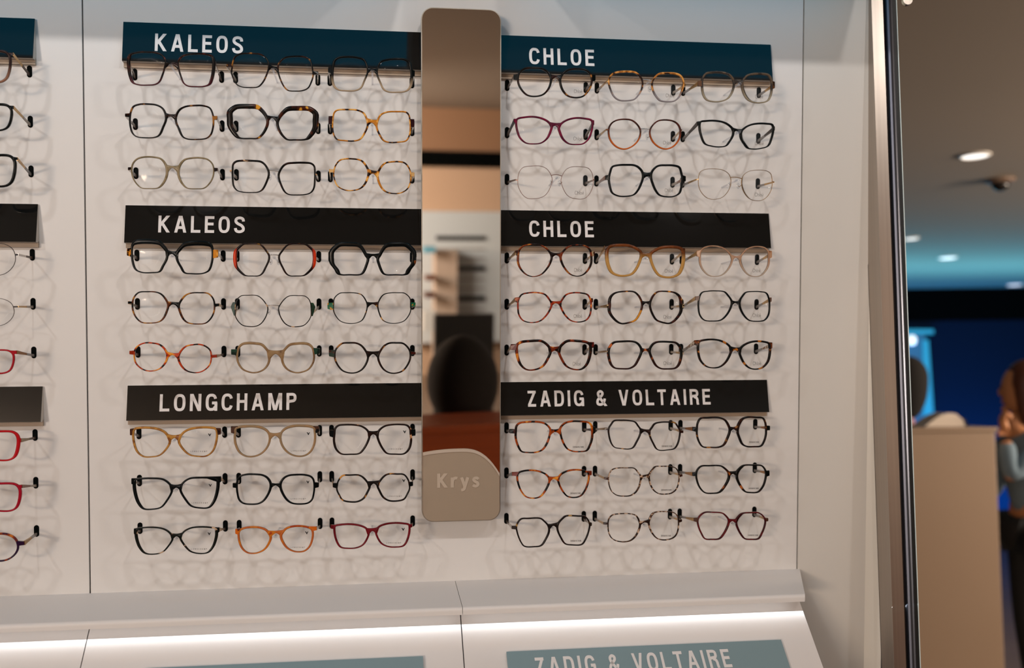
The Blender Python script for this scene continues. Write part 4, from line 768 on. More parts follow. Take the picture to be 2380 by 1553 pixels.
    # lenses
    for li, (c, inn, out) in enumerate(loops):
        m2 = MB(); n = len(inn); cc = sum(inn) / n; vs = []
        for ly, dyy in ((0.0, -0.0006), (1.0, 0.0006)):
            for f_ in (1.0, 0.55):
                for q in inn:
                    w_ = cc + (q - cc) * f_ * (1.003 if f_ == 1 else 1); vs.append(pt(w_[0], w_[1], dyy - 0.0012 * (1 - f_ * f_)))
            vs.append(pt(cc[0], cc[1], dyy - 0.0012))
        st = 2 * n + 1; fs = []
        for b in (0, st):
            for i in range(n):
                fs.append((b + i, b + (i + 1) % n, b + n + (i + 1) % n, b + n + i)); fs.append((b + n + i, b + n + (i + 1) % n, b + 2 * n))
        for i in range(n): fs.append((i, (i + 1) % n, st + (i + 1) % n, st + i))
        m2.add(vs, fs); lo = m2.build('lens', M['lens'], r, C, smooth=True)
        if li == 1 and mark and not far:
            bx0, bx1 = min(q[0] for q in inn), max(q[0] for q in inn); by0, by1 = min(q[1] for q in inn), max(q[1] for q in inn); w_ = bx1 - bx0; h_ = by1 - by0
            def tx(t, xa, xb, yb, hgt, sw, gap):
                q0 = pt(xa, yb, -0.0024); q1 = pt(xb, yb, -0.0024); q2 = pt(xa, yb - hgt, -0.0024)
                o_ = text_mesh(t, q0, q1 - q0, q2 - q0, (0, -1, 0), w=sw, gap=gap, depth=0.0001).build('demo_print', M['print_soft'], lo, C)
                return o_
            if mark == 'c': tx('Chloé', bx0 + w_ * .42, bx0 + w_ * .70, by1 - h_ * .13, 8.6, 0.085, 0.12)
            if mark == 'z': tx('ZADIG&VOLTAIRE', bx0 + w_ * .38, bx0 + w_ * .74, by1 - h_ * .12, 3.8, 0.22, 0.18)
            if mark == 'l':
                tx('LONGCHAMP', bx0 + w_ * .30, bx0 + w_ * .76, by1 - h_ * .15, 3.2, 0.16, 0.7)
                lxm, lym = bx0 + w_ * .83, by0 + h_ * .22; mm = MB()
                for poly in ([(-4, -2.6), (-1.4, -2.6), (1, 2.2), (0, 4)], [(4, -3.2), (1.6, -2.2), (-.6, 2.0), (.6, 4)], [(-2, -.6), (2, -.6), (.4, 3), (-.4, 3)]):
                    mm.prism([pt(lxm + a, lym + b, -0.0026) for a, b in poly], (0, 0.0002, 0))
                mm.build('demo_print', M['print'], lo, C)
    # end pieces and temples
    key = 'F' if far else bank
    for side, e in ((-1, eL), (1, eR)):
        c, inn, out = loops[0] if side < 0 else loops[1]
        if e:
            ex, ey = P(e[:2]); hh = e[2] / s / 2
        else:
            q = min(out, key=lambda q: q[0] * -side); ex, ey = q[0] - side * 0.5, q[1]; hh = 3.0
        cen = sum(c) / len(c)
        if e:
            a = min((q for q in out if (q[0] - cen[0]) * side > 0), key=lambda q: abs(q[1] - (ey - hh * 1.1))); b = min((q for q in out if (q[0] - cen[0]) * side > 0), key=lambda q: abs(q[1] - (ey + hh * 1.25)))
            poly = [pt(a[0] - side * 0.6, a[1], 0), pt(ex, ey - hh, 0.0012), pt(ex + side * .4, ey - hh * .5, 0.0016), pt(ex + side * .4, ey + hh * .5, 0.0016), pt(ex, ey + hh, 0.0012), pt(b[0] - side * 0.6, b[1], 0)]
            ftk = fd * 1.05
            m3 = MB(); m3.prism([p + Vector((0, -ftk / 2, 0)) for p in poly], (0, ftk, 0)).build('end_piece', et, r, C)
        # temple: hinge to wall slot and a little beyond
        idx = {1: (0, 1), 2: (2, 3), 3: (4, 5)}[col] if not far else (0, 0)
        sxx = SX[key][idx[0] if side < 0 else idx[1]]
        if far and side < 0: sxx -= 0.137
        tgt = Vector((sxx - side * 0.0004, 0.0, SZ[row - 1] - 0.0048))
        st = pt(ex - side * 0.6, ey, fd * 0.4)
        bt = 0.0016 if thin or tpal in (SIL, GLD) else 0.0026
        hgt0 = min(max(hh * 0.0007 * 1.1, 0.0011), 0.0032); 
        d = tgt - st; pA = st; pB = st + d * 0.55; pC = st + d * 0.98; pD = tgt + Vector((0, 0.018, -0.004))
        def bar(p, q, h0, h1, w0, w1):
            m4 = MB(); vs = []
            for c_, h_, w_ in ((p, h0, w0), (q, h1, w1)):
                for sa, sb in ((-1, -1), (1, -1), (1, 1), (-1, 1)): vs.append(c_ + Vector((sa * w_ / 2, 0, sb * h_ / 2)))
            m4.add(vs, [(0, 1, 2, 3), (4, 7, 6, 5), (0, 4, 5, 1), (1, 5, 6, 2), (2, 6, 7, 3), (3, 7, 4, 0)]); return m4
        tb = bar(pA, pB, hgt0 * 2, 0.0030, bt, bt); tob = tb.build('temple', tt, r, C)
        m5 = bar(pB, pC, 0.0030, 0.0040, bt + .0006, bt + .0004)
        m6 = bar(pC, pD, 0.0040, 0.0036, bt + .0004, bt)
        m5.add(m6.v, m6.f); m5.build('temple_tip', M['tip_%d' % (seed % 3)], tob, C)
    where = 'row %d, %s in %s bank' % (row, COLN[col], 'left' if bank == 'L' else 'right')
    if far: tag(r, look + ', row %d, left edge' % row, 'glasses', 'glasses cut off at the left edge')
    else: tag(r, look + ', ' + where, 'glasses', 'glasses in the %s bank' % ('left' if bank == 'L' else 'right'))
    # clear acrylic nose rest
    nx = (nasal(cl, ybr, True) + nasal(cr_, ybr, False)) / 2
    a = L(nx, ybr + 5.5, YFRONT)
    nr = root('nose_rest', local=Vector((a.x, 0, a.z)))
    no = Vector((a.x, 0, a.z))
    MB().tube([Vector((a.x, 0.0, a.z - 0.004)), Vector((a.x, YFRONT * .8, a.z - .001)), Vector((a.x, YFRONT - 0.004, a.z))], 0.0014, 10).build('rod', M['acrylic'], nr, no, smooth=True)
    m7 = MB(); n = 16
    for ya, yb_, ra in ((YFRONT - 0.0065, YFRONT - 0.004, 0.0036),):
        pts_ = [Vector((a.x + ra * math.cos(math.pi * 2 * k / n), ya, a.z + ra * .8 * math.sin(math.pi * 2 * k / n))) for k in range(n)]
        m7.prism(pts_, (0, yb_ - ya, 0))
    m7.build('cap', M['acrylic'], nr, no)
    if far: tag(nr, 'clear acrylic nose rest under glasses in row %d at left edge' % row, 'nose rest', 'clear nose rests')
    else: tag(nr, 'clear acrylic nose rest, row %d, %s column of %s bank' % (row, COLN[col], 'left' if bank == 'L' else 'right'), 'nose rest', 'clear nose rests')
    return r, C, pt, P

M['tip_0'] = acetate('tip_clear_grey', '8a8480', alpha=.7); M['tip_1'] = acetate('tip_brown', '5a4a40', alpha=.9); M['tip_2'] = acetate('tip_sand', 'a89c90', alpha=.8)
for i, (bank, row, col, crop, pts, rb, th, br_, eL, eR, pal, ep, tp, look) in enumerate(FR):
    mark = None
    if bank == 'L' and row >= 7: mark = 'l'
    if bank == 'R': mark = 'c' if row <= 6 else 'z'
    r, C, pt, P = make_glasses(bank, row, col, crop, parse(pts), tuple(float(a) for a in rb.split(',')), th, br_, eL, eR, pal, ep, tp, look, i + 1, mark=mark)
    if (bank, row, col) == ('L', 5, 2):
        gm = acetate('green_plate', '24402f', '1a3024', t=(.5, .6), scale=60, seed=3, alpha=.96)
        for poly in ([(412, 530), (350, 530), (308, 620), (372, 800), (400, 800), (405, 700)], [(1880, 540), (1940, 545), (1982, 625), (1930, 805), (1895, 810), (1888, 700)]):
            q = [pt(*P(a), -0.001) for a in poly]
            MB().prism(q, (0, 0.003, 0)).build('side_plate', gm, r, C)
for (row, tpl, xr, ya, yb, th, pal, e, tp, look, thin) in FL:
    base = parse(tpl); bw, bh = 88.0, max(p[1] for p in base)
    pts = [((bw - p[0]) * 86 / bw + (xr - 190), p[1] / bh * (yb - ya) + ya) for p in base][::-1]
    # outer side of the left lens mirrors the right lens
    pts = [(xr - 190 + (xr - 190 + 86 - q[0]), q[1]) for q in pts]
    eL = (xr - 190 - (e[0] - xr), e[1], e[2]); br_ = ('w', ya + (yb - ya) * .32, 3) if thin else (ya + 12, ya + 15, ya + 20, ya + 32)
    pal = {k: v for k, v in pal.items() if v is not None}
    make_glasses('L', row, 1, 'z', pts, (xr - 86, ya, xr, yb), th, br_, eL, e, pal, None, tp, look, 60 + row, far=True)

# ------------------------------------------------------------------ the shop beyond (seen past the column)
Yk = 4.75
M['counter'] = mat('counter_front', '8f7a66', 0.45, var=(1.2, (1, 1, 1), '86705c'))
ct = root('reception_counter', world_loc=W(2200, 993, Yk) * 1.0); cto = W(2200, 993, Yk).copy(); cto.z = 0; ct.location = cto
zc_ = W(2200, 994, Yk).z; xl_, xr_ = W(2040, 994, Yk).x, W(2312, 994, Yk).x
MB().bbox((xl_, Yk, 0), (xr_, Yk + 0.06, zc_ - .02), 0.004).build('front_panel', M['counter'], ct, cto)
MB().bbox((xl_, Yk - 0.01, zc_ - 0.02), (xr_ + 0.01, Yk + 0.32, zc_), 0.004).build('countertop', M['counter'], ct, cto)
MB().bbox((xr_ - 0.04, Yk + .06, 0), (xr_, Yk + 0.30, zc_ - 0.02), 0.004).build('end_panel', M['counter'], ct, cto)
tag(ct, 'tall beige reception counter in the blurred background', 'counter')
# rounded pale object lying on the counter
M['pale'] = mat('pale_plastic', 'c9bcae', 0.5, bump=(20, 0.05)); M['darkp'] = mat('dark_plastic', '0c0f12', 0.5, bump=(20, 0.05))
rc = root('rounded_case', world_loc=W(2180, 992, Yk + .18)); p0 = Vector(rc.location); p0.z = zc_; rc.location = p0
pr = []; xa, xb = W(2133, 980, Yk + .18).x, W(2226, 980, Yk + .18).x; hh_ = 0.064
for k in range(21):
    t = k / 20; pr.append((xa + (xb - xa) * t, zc_ + hh_ * (math.sin(math.pi * min(1, (t * .62 + .0) / .62 * .78)) if t < 1 else 0) * (1 - max(0, t - .8) * 2)))
mb = MB(); poly = [Vector((a, Yk + .10, b)) for a, b in pr if b > zc_ + .0005]; poly = [Vector((xa, Yk + .10, zc_ + .001))] + poly + [Vector((xb, Yk + .10, zc_ + .001))]
mb.prism(poly, (0, .16, 0)).build('shell', M['pale'], rc, p0)
MB().prism([Vector((xb - .03, Yk + .11, zc_ + .001)), Vector((xb - .02, Yk + .11, zc_ + .045)), Vector((xb + .005, Yk + .11, zc_ + .035)), Vector((xb + .02, Yk + .11, zc_ + .001))], (0, .13, 0)).build('dark_end', M['darkp'], rc, p0)
tag(rc, 'pale rounded object with dark end lying on the reception counter', 'case')
# black band and glowing blue frame on the far wall
Y2 = YB - 0.02
z_a, z_b = CEIL, W(2250, 745, Y2).z
blk = MB().box((1.5, Y2, z_b), (XR, YB, CEIL)).build('trim_1', M['navytop']); struct(blk)
M['cyan'] = mat('cyan_glow', '0a5f80', 0.5, emit=(0.0, 0.27, 0.46), es=1.0, bump=(20, .02)); M['blueglow'] = mat('blue_glow', '0a3f60', 0.5, emit=(0.0, 0.09, 0.20), es=1.0, bump=(20, .02))
gf = root('light_frame', world_loc=W(2150, 985, YB - .03)); g0 = Vector(gf.location)
def quadp(c, Y, d=.03): return MB().prism([W(a, b, Y) for a, b in c], (0, d, 0))
quadp([(2146, 790), (2158, 790), (2172, 992), (2148, 992)], YB - .03).build('upright', M['cyan'], gf, g0)
quadp([(2096, 766), (2170, 766), (2170, 776), (2096, 776)], YB - .03).build('top_bar', M['cyan'], gf, g0)
quadp([(2096, 778), (2150, 778), (2150, 992), (2096, 992)], YB - .012, .012).build('back_panel', M['blueglow'], gf, g0)
tag(gf, 'glowing cyan light frame on the dark far wall', 'light frame')
gl = MB().lathe([(0.001, .05), (.03, .045), (.045, .02), (.045, -.02), (.03, -.045), (.001, -.05)], 16); glb = W(2119, 791, YB - .06); gl.tube([(0, .03, 0), (0, .06, 0)], .012, 8)
M['lampw'] = mat('lamp_white', 'ffffff', .4, emit=(.8, .95, 1.0), es=1.4, bump=(20, .02))
go = gl.build('globe_lamp', M['lampw'], matrix=Matrix.Translation(glb), smooth=True); tag(go, 'small round white lamp beside the cyan light frame', 'lamp')

# ceiling fittings
def downlight(px, py, rad, label, emis=1.6):
    p = WZ(px, py, CEIL)
    r = root('ceiling_light', world_loc=Vector((p.x, p.y, CEIL)))
    MB().lathe([(rad * 1.18, 0), (rad * 1.18, -.006), (rad, -.010), (rad, -.001)], 28).build('ring', M['ringm'], r, smooth=False)
    MB().lathe([(rad * .98, -.002), (rad * .97, -.007), (rad * .5, -.009)], 28).build('diffuser', M['diff'], r)
    tag(r, label, 'ceiling light', 'recessed ceiling lights')
    return r
M['ringm'] = mat('fitting_white', 'c8c2ba', .4, bump=(20, .02)); M['diff'] = mat('diffuser_lit', 'ffffff', .4, emit=(1.0, .95, .88), es=1.3, bump=(20, .02))
downlight(2266, 360, .062, 'large recessed round ceiling light nearest the column, background')
downlight(2203, 598, .070, 'recessed round ceiling light below and left of the nearest one')
downlight(2358, 661, .075, 'farthest recessed ceiling light near the top of dark wall')
downlight(2118, 553, .05, 'small dim recessed ceiling light right beside the steel column')
for i, (sx, sy) in enumerate(spots):
    p = PL(sx, sy, 1.05)
    r = root('ceiling_light', world_loc=Vector((p.x, p.y, CEIL)))
    MB().lathe([(.075, 0), (.075, -.006), (.062, -.010), (.062, -.001)], 28).build('ring', M['ringm'], r)
    tag(r, ['recessed ceiling light over the far left of the display', 'recessed ceiling light over the left bank of glasses', 'recessed ceiling light over the strip mirror', 'recessed ceiling light over the right bank of glasses'][i], 'ceiling light', 'recessed ceiling lights')
p = WZ(2325, 430, CEIL - .03)
dr = root('ceiling_sensor', world_loc=Vector((p.x, p.y, CEIL)))
MB().lathe([(.075, 0), (.075, -.012), (.06, -.02), (.04, -.022)], 24).build('base_plate', mat('sensor_base', '6a5648', .5, bump=(20, .02)), dr)
MB().lathe([(.045, -.02), (.044, -.035), (.034, -.052), (.018, -.062), (.002, -.065)], 24).build('dome', mat('sensor_dome', '14100e', .25, bump=(20, .02)), dr, smooth=True)
tag(dr, 'dark dome security camera on the ceiling behind the column', 'security camera')
p = W(2106, 4, Yc - .004)
clip = MB().tube([Vector((0, 0, 0)), Vector((0, -.008, 0))], 0.008, 16).build('mirror_clip', M['steel'], cr); clip.location = p - Vector(cr.location)
clip.name = 'round_clip'

# ------------------------------------------------------------------ people
def skin_body(name, joints, edges, rads, m, parent, rootj, sub=2):
    me = bpy.data.meshes.new(name); keys = list(joints); idx = {k: i for i, k in enumerate(keys)}
    me.from_pydata([tuple(joints[k]) for k in keys], [(idx[a], idx[b]) for a, b in edges], [])
    o = bpy.data.objects.new(name, me); sc.collection.objects.link(o)
    o.parent = parent
    md = o.modifiers.new('skin', 'SKIN'); md.use_smooth_shade = True
    sv = me.skin_vertices[0].data
    for k in keys:
        rr = rads[k]; sv[idx[k]].radius = rr if isinstance(rr, tuple) else (rr, rr)
        sv[idx[k]].use_root = (k == rootj)
    ss = o.modifiers.new('sub', 'SUBSURF'); ss.levels = sub; ss.render_levels = sub
    me.materials.append(m)
    return o
def ell(c, r, n=16, m=12, warp=None):
    vs = []; fs = []
    for i in range(m + 1):
        ph = math.pi * i / m
        for k in range(n):
            th = 2 * math.pi * k / n; q = Vector((math.sin(ph) * math.cos(th), math.sin(ph) * math.sin(th), math.cos(ph)))
            p = Vector((q.x * r[0], q.y * r[1], q.z * r[2]))
            if warp: p = warp(q, p)
            vs.append(Vector(c) + p)
    for i in range(m):
        for k in range(n): fs.append((i * n + k, i * n + (k + 1) % n, (i + 1) * n + (k + 1) % n, (i + 1) * n + k))
    return vs, fs
M['skin'] = mat('skin', 'b07850', .55, bump=(60, .1)); M['skin2'] = mat('skin_pink', '8a5a60', .55, bump=(60, .1))
M['hair'] = mat('hair_brown', '1c0d08', .5, var=(30, (6, 6, .6), '5a2a12')); M['hairblack'] = mat('hair_black', '040303', .95, var=(30, (6, 6, .6), '120c08'))
M['sweater'] = mat('sweater_grey_blue', '6a7c88', .9, bump=(200, .5), var=(6, (1, 1, 1), '5a6e7c')); M['trousers'] = mat('trousers_black', '0a0d10', .8, bump=(100, .3))
M['shirt'] = mat('black_top', '0a0c0d', .85, bump=(120, .3))
def head(parent, c, yaw, skin, hair, long=True, big=1.0):
    """head facing -x rotated by yaw"""
    R_ = Matrix.Rotation(yaw, 4, 'Z'); c = Vector(c)
    def wf(q, p):
        p = p.copy()
        if q.z < -.2: p.x -= .012 * (-q.z); p.y *= 1 - .25 * (-q.z)
        return p
    vs, fs = ell((0, 0, 0), (.098, .077, .122), 20, 16, wf)
    mb = MB(); mb.add(vs, fs)
    # nose, lips, chin, ears
    v2, f2 = ell((-.100, 0, -.012), (.018, .012, .022), 10, 8); mb.add(v2, f2)
    v2, f2 = ell((-.090, 0, -.058), (.012, .022, .008), 10, 6); mb.add(v2, f2)
    v2, f2 = ell((-.085, 0, -.095), (.018, .022, .018), 10, 8); mb.add(v2, f2)
    for sy in (-1, 1):
        v2, f2 = ell((.006, sy * .078, -.005), (.018, .008, .030), 10, 8); mb.add(v2, f2)
    mb.v = [tuple(c + (R_ @ Vector(v))) for v in mb.v]
    h = mb.build('head', skin, parent, smooth=True)
    for sy in (-1, 1):
        v2, f2 = ell((-.088, sy * .032, .012), (.008, .012, .008), 10, 8)
        m2 = MB(); m2.add([c + (R_ @ Vector(v)) for v in v2], f2); m2.build('eye', M['darkp'], h, smooth=True)
    def wh(q, p):
        p = p.copy()
        if q.x < -.15 and q.z < .55: p.x *= .55
        if q.x > -.2 and long and q.z < -.1: p.z *= 1.9
        return p
    vs, fs = ell((.022 * big, 0, .022), (.106 * big, .094 * big, .122 * big), 22, 18, wh)
    m3 = MB(); m3.add([c + (R_ @ Vector(v)) for v in vs], fs); m3.build('hair', hair, parent, smooth=True)
    return h
def hand(mb_parent, wrist, fwd, upv, m, size=1.0, curl=1.0):
    """palm with five separate curled fingers as one skinned surface"""
    f = Vector(fwd).normalized(); u_ = Vector(upv).normalized(); s_ = f.cross(u_)
    J = {'w': Vector(wrist)}; E_ = []; Rr = {'w': (.026, .018)}
    J['p'] = J['w'] + f * .045 * size; Rr['p'] = (.030, .014); E_.append(('w', 'p'))
    for i, (o_, ln) in enumerate(((-.032, .030), (-.011, .034), (.011, .032), (.031, .026))):
        b = J['p'] + f * .035 * size + s_ * o_ * size; a1 = .5 * curl
        J['k%d' % i] = b; Rr['k%d' % i] = (.0105, .0105); E_.append(('p', 'k%d' % i))
        prev = b; ang = .35 * curl
        for j in range(3):
            d = f * math.cos(ang) - u_ * math.sin(ang); prev = prev + d * ln * size * (1 - .18 * j); kk = 'f%d%d' % (i, j); J[kk] = prev; Rr[kk] = (.0088 - .0008 * j,) * 2
            E_.append((('k%d' % i) if j == 0 else 'f%d%d' % (i, j - 1), kk)); ang += .75 * curl
    J['t0'] = J['w'] + f * .022 * size - s_ * .036 * size; Rr['t0'] = (.012, .012); E_.append(('w', 't0'))
    J['t1'] = J['t0'] + (f * .7 - s_ * .5 - u_ * .3).normalized() * .034 * size; Rr['t1'] = (.0105, .0105); E_.append(('t0', 't1'))
    J['t2'] = J['t1'] + (f * .8 - u_ * .4 + s_ * .1).normalized() * .028 * size; Rr['t2'] = (.009, .009); E_.append(('t1', 't2'))
    return skin_body('hand', J, E_, Rr, m, mb_parent, 'w', 1)

# woman leaning at the counter, facing left
Yp = 4.98
hd = W(2376, 905, Yp); S = 1.0
wr = root('person', world_loc=Vector((hd.x + .0, Yp, 0)))
def rel(v): return Vector(v) - Vector(wr.location)
gz = hd.z
def wp(px, py, Y): return rel(W(px, py, Y))
J = {}; H0 = rel(hd)
J['pelvis'] = Vector((.03, 0, .96)); J['waist'] = Vector((.02, 0, 1.10)); J['chest'] = Vector((.0, 0, 1.30)); J['neck0'] = Vector((-.03, 0, gz - .20)); J['neck1'] = Vector((-.06, 0, gz - .11))
wristL = wp(2338, 1006, Yp - .18); elbowL = wp(2346, 1112, Yp - .17)
J['shL'] = Vector((.0, -.17, gz - .27)); J['elL'] = elbowL; J['wrL'] = wristL + Vector((0, 0, -.03))
J['shR'] = Vector((.0, .17, gz - .27)); J['elR'] = Vector((-.08, .20, gz - .52)); J['wrR'] = Vector((-.26, .12, gz - .38))
for s__, nm in ((-1, 'L'), (1, 'R')):
    J['hip' + nm] = Vector((.03, s__ * .09, .90)); J['kn' + nm] = Vector((.02, s__ * .10, .50)); J['an' + nm] = Vector((.05, s__ * .10, .09)); J['to' + nm] = Vector((-.10, s__ * .11, .04))
E_ = [('pelvis', 'waist'), ('waist', 'chest'), ('chest', 'neck0'), ('neck0', 'neck1'), ('chest', 'shL'), ('shL', 'elL'), ('elL', 'wrL'), ('chest', 'shR'), ('shR', 'elR'), ('elR', 'wrR')]
Rr = dict(pelvis=(.14, .11), waist=(.125, .095), chest=(.14, .10), neck0=(.06, .06), neck1=(.05, .05), shL=.062, elL=.052, wrL=.042, shR=.062, elR=.052, wrR=.042)
up_keys = [k for k in J if not k[:2] in ('hi', 'kn', 'an', 'to')]
top_ = {k: J[k] for k in up_keys}
E_legs = [('pelvis', 'hipL'), ('hipL', 'knL'), ('knL', 'anL'), ('anL', 'toL'), ('pelvis', 'hipR'), ('hipR', 'knR'), ('knR', 'anR'), ('anR', 'toR')]
Rr.update(hipL=.095, hipR=.095, knL=.065, knR=.065, anL=.045, anR=.045, toL=.035, toR=.035)
b_ = skin_body('body', {k: J[k] for k in J if k.startswith('neck') or k in ('wrL', 'wrR')} | {'chest': J['chest'], 'elL': J['elL'], 'elR': J['elR'], 'shL': J['shL'], 'shR': J['shR'], 'waist': J['waist']} | {k: J[k] for k in J if k[:3] in ('pel', 'hip') or k[:2] in ('kn', 'an', 'to')},
               E_ + E_legs, {k: tuple(v * .86 for v in r) if isinstance(r, tuple) else r * .8 for k, r in Rr.items()}, M['skin'], wr, 'pelvis')
skin_body('sweater', {k: v for k, v in top_.items() if k != 'neck1'}, [e for e in E_ if 'neck1' not in e], Rr, M['sweater'], wr, 'pelvis')
skin_body('trousers', {k: J[k] for k in ('pelvis', 'hipL', 'knL', 'anL', 'hipR', 'knR', 'anR')}, [e for e in E_legs if 'toL' not in e and 'toR' not in e], Rr, M['trousers'], wr, 'pelvis')
for nm in 'LR':
    m_ = MB(); v2, f2 = ell(J['to' + nm] + Vector((.05, 0, .012)), (.13, .045, .05), 14, 8); m_.add(v2, f2); m_.build('shoe', M['trousers'], wr, smooth=True)
head(wr, H0 + Vector((0, 0, 0)), math.radians(-50), M['skin'], M['hair'])
hand(wr, J['wrL'] + Vector((0, 0, .02)), (-.2, 0, 1.0), (-.9, .2, -.2), M['skin'], .95, 2.0)
hand(wr, J['wrR'] + Vector((-.02, 0, .0)), (-.9, -.2, .2), (0, 0, 1), M['skin'], 1.0, 1.1)
tag(wr, 'woman with long brown hair in grey-blue sweater leaning at the counter, facing left', 'person')

# dark-haired person behind the counter, mostly hidden by the column
Yq = 5.6
hq = W(2101, 888, Yq)
qr = root('person', world_loc=Vector((hq.x, Yq, 0))); q0 = Vector(qr.location)
zz = hq.z
J = dict(pelvis=Vector((0, 0, .88)), waist=Vector((0, 0, 1.0)), chest=Vector((0, 0, zz - .42)), neck0=Vector((0, 0, zz - .2)), neck1=Vector((0, 0, zz - .1)),
         shL=Vector((-.18, 0, zz - .28)), elL=Vector((-.24, -.05, zz - .55)), wrL=Vector((-.16, -.2, zz - .6)), shR=Vector((.18, 0, zz - .28)), elR=Vector((.24, -.05, zz - .55)), wrR=Vector((.14, -.22, zz - .6)),
         hipL=Vector((-.09, 0, .84)), knL=Vector((-.1, 0, .46)), anL=Vector((-.1, 0, .06)), hipR=Vector((.09, 0, .84)), knR=Vector((.1, 0, .46)), anR=Vector((.1, 0, .06)))
Rr = dict(pelvis=(.13, .10), waist=(.12, .09), chest=(.14, .10), neck0=.055, neck1=.045, shL=.06, elL=.048, wrL=.036, shR=.06, elR=.048, wrR=.036, hipL=.09, hipR=.09, knL=.06, knR=.06, anL=.042, anR=.042)
EE = [('pelvis', 'waist'), ('waist', 'chest'), ('chest', 'neck0'), ('neck0', 'neck1'), ('chest', 'shL'), ('shL', 'elL'), ('elL', 'wrL'), ('chest', 'shR'), ('shR', 'elR'), ('elR', 'wrR'), ('pelvis', 'hipL'), ('hipL', 'knL'), ('knL', 'anL'), ('pelvis', 'hipR'), ('hipR', 'knR'), ('knR', 'anR')]
skin_body('body', J, EE, {k: (tuple(v * .88 for v in r) if isinstance(r, tuple) else r * .85) for k, r in Rr.items()}, M['skin2'], qr, 'pelvis')
skin_body('clothes', {k: v for k, v in J.items() if k != 'neck1'}, [e for e in EE if 'neck1' not in e], Rr, M['shirt'], qr, 'pelvis')
head(qr, Vector((0, 0, zz)), math.radians(-25), M['skin2'], M['hairblack'], True, 0.98)
for nm, sx in (('L', -1), ('R', 1)): hand(qr, J['wr' + nm], (0, -1, -.1), (0, 0, 1), M['skin2'], 1.0, .7)
tag(qr, 'dark-haired person in black behind the counter, half hidden by the steel column', 'person')

# ------------------------------------------------------------------ the shop behind the camera (seen in the strip mirror)
YW = YF + 0.0
def rz(py, Y, px=1070): return RF(px, py, Y).z
# upper wall band and dark band across the opposite wall
up_w = MB().box((-4.2, YF, rz(352, YF)), (6.2, YF + .02, CEIL)).build('trim_2', M['brownwall']); struct(up_w)
dk = MB().box((-4.2, YF, rz(389, YF)), (6.2, YF + .06, rz(352, YF))).build('trim_3', M['navytop']); struct(dk)
Yd = YF + .12
pa, pb = RF(985, 490, Yd), RF(1200, 490, Yd); xs0, xs1 = RF(960, 600, Yd).x, RF(1260, 600, Yd).x
zt, zb_ = rz(492, Yd), 0.35
od = root('opposite_display', world_loc=Vector(((xs0 + xs1) / 2, Yd, 0))); oo = Vector(od.location)
MB().box((min(xs0, xs1), YF, zb_), (max(xs0, xs1), Yd, zt)).build('panel', M['white2'] if 'white2' in M else M.setdefault('white2', mat('opposite_white', 'b4bec4', .5, bump=(20, .02))), od, oo)
for i, py in enumerate((553, 624, 694)):
    a, b = RF(1013, py - 5, Yd), RF(1126, py + 5, Yd)
    MB().box((min(a.x, b.x), Yd, b.z), (max(a.x, b.x), Yd + .02, a.z)).build('sign_bar', M['sign_teal'] if (i == 0 and 'sign_teal' in M) else M['black'], od, oo)
    for j in (1, 2):
        z = rz(py + 5 + j * 21, Yd); m_ = MB()
        m_.box((min(a.x, b.x), Yd, z - .006), (max(a.x, b.x), Yd + .012, z + .006)); m_.build('rail', M.setdefault('railm', mat('grey_rail', '8c8882', .5, bump=(20, .02))), od, oo)
tag(od, 'white eyewear display across the shop, reflected in the strip mirror', 'display')
# boxes / products left of it
for i, (px, py, w_, h_, c_) in enumerate(((997, 580, 26, 14, '4a90a8'), (1000, 645, 22, 12, '5a3018'), (998, 685, 22, 12, '4a2414'), (996, 745, 30, 44, 'b8bcbc'))):
    a, b = RF(px - w_ / 2, py - h_ / 2, Yd + .3), RF(px + w_ / 2, py + h_ / 2, Yd + .3)
    o = MB().bbox((min(a.x, b.x), Yd + .24, b.z), (max(a.x, b.x), Yd + .36, a.z), .004).build('product_box', mat('box_%d' % i, c_, .5, bump=(30, .02)))
    tag(o, ['blue box reflected in the mirror left of the far display', 'brown box reflected in the mirror, upper of two', 'brown box reflected in the mirror, lower of two', 'white box reflected in the mirror beside the black screen'][i], 'box')
stn = MB().box((RF(1008, 560, Yd).x - .02, Yd + .025, 0), (RF(985, 560, Yd).x + .3, Yd + .2, rz(580, Yd))).build('product_stand', mat('stand_beige', 'a8988a', .6, bump=(20, .02)))
tag(stn, 'beige product stand reflected at the left side of the mirror', 'stand')
# wooden desk in front of a seated person with black hair, black screen standing further back
Ym = -0.30
a, b = RF(960, 992, Ym), RF(1190, 992, Ym)
M['wood'] = mat('red_wood', '9a4416', .4, var=(6, (.3, 6, 6), '7e3610'))
cb = root('wooden_desk', world_loc=Vector(((a.x + b.x) / 2, Ym, 0))); co = Vector(cb.location)
MB().bbox((min(a.x, b.x) - .3, Ym - .03, 0), (max(a.x, b.x) + .3, Ym, a.z - .03), .004).build('front_panel', M['wood'], cb, co)
MB().bbox((min(a.x, b.x) - .32, Ym - .20, a.z - .03), (max(a.x, b.x) + .32, Ym + .015, a.z), .006).build('top', M['wood'], cb, co)
tag(cb, 'reddish wooden desk top reflected low in the strip mirror', 'desk')
Yz = -3.3
a2, b2 = RF(1010, 732, Yz), RF(1146, 985, Yz)
sr = root('screen', world_loc=Vector(((a2.x + b2.x) / 2, Yz, 0))); so = Vector(sr.location)
MB().bbox((min(a2.x, b2.x), Yz - .05, b2.z), (max(a2.x, b2.x), Yz, a2.z), .006).build('housing', M['black'], sr, so)
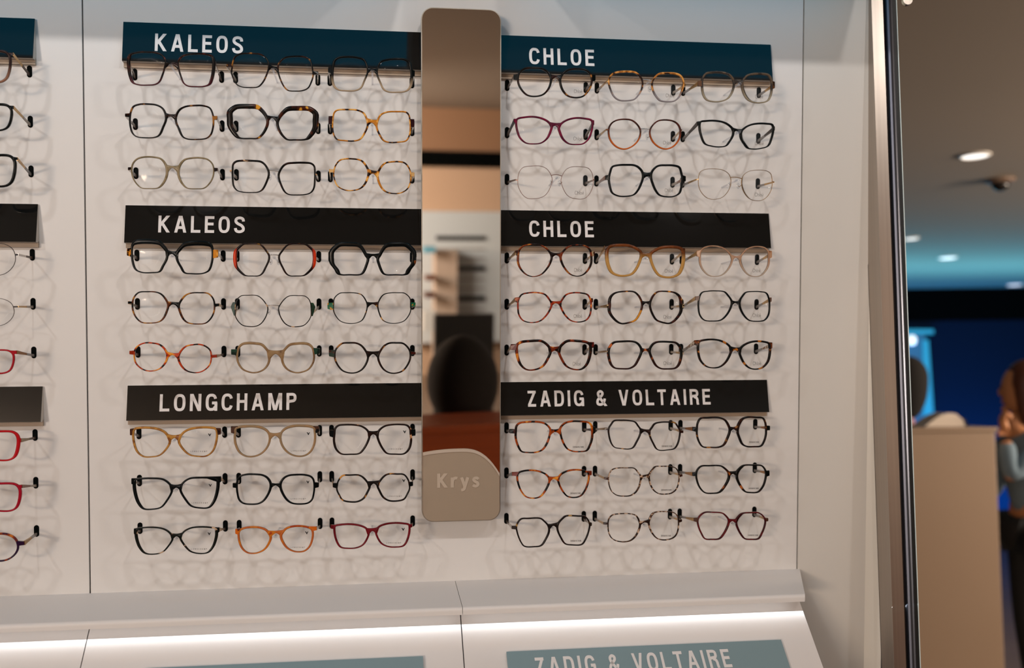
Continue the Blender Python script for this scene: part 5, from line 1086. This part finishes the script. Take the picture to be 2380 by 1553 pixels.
MB().box((so.x - .03, Yz - .045, .03), (so.x + .03, Yz - .01, b2.z)).build('post', M['black'], sr, so)
MB().bbox((so.x - .22, Yz - .2, 0), (so.x + .22, Yz + .15, .03), .006).build('foot', M['black'], sr, so)
tag(sr, 'black rectangular screen on a floor stand, reflected in the mirror behind the person', 'screen')
Ys = -0.92
hc = RF(1071, 895, Ys)
sp = root('person', world_loc=Vector((hc.x, Ys, 0))); sz = hc.z
J = dict(pelvis=Vector((0, 0, .52)), waist=Vector((0, .02, .66)), chest=Vector((0, 0, sz - .42)), neck0=Vector((0, 0, sz - .2)), neck1=Vector((0, 0, sz - .1)),
         shL=Vector((-.19, 0, sz - .28)), elL=Vector((-.25, .02, sz - .55)), wrL=Vector((-.14, .25, sz - .56)), shR=Vector((.19, 0, sz - .28)), elR=Vector((.25, .02, sz - .55)), wrR=Vector((.14, .25, sz - .56)),
         hipL=Vector((-.1, .03, .50)), knL=Vector((-.12, .42, .50)), anL=Vector((-.12, .42, .07)), hipR=Vector((.1, .03, .50)), knR=Vector((.12, .42, .50)), anR=Vector((.12, .42, .07)))
skin_body('body', J, EE, {k: (tuple(v * .88 for v in r) if isinstance(r, tuple) else r * .85) for k, r in Rr.items()}, M['skin2'], sp, 'pelvis')
skin_body('clothes', {k: v for k, v in J.items() if k != 'neck1'}, [e for e in EE if 'neck1' not in e], Rr, M['shirt'], sp, 'pelvis')
head(sp, Vector((0, 0, sz)), math.radians(90), M['skin2'], M['hairblack'], False, 1.6)
for nm in 'LR': hand(sp, J['wr' + nm], (0, 1, -.1), (0, 0, 1), M['skin2'], 1.0, .7)
tag(sp, 'seated person in black with full round black hair, reflected in the mirror', 'person')
st_ = root('stool', world_loc=Vector((hc.x, Ys, 0)))
MB().lathe([(.16, .33), (.19, .345), (.19, .36), (.16, .37)], 20).build('seat', M['trousers'], st_)
MB().lathe([(.02, .02), (.02, .335)], 12).build('post', M['steel'], st_); MB().lathe([(.2, 0), (.2, .012), (.03, .03)], 24).build('base', M['steel'], st_)
tag(st_, 'round black stool under the seated person behind the camera', 'stool')
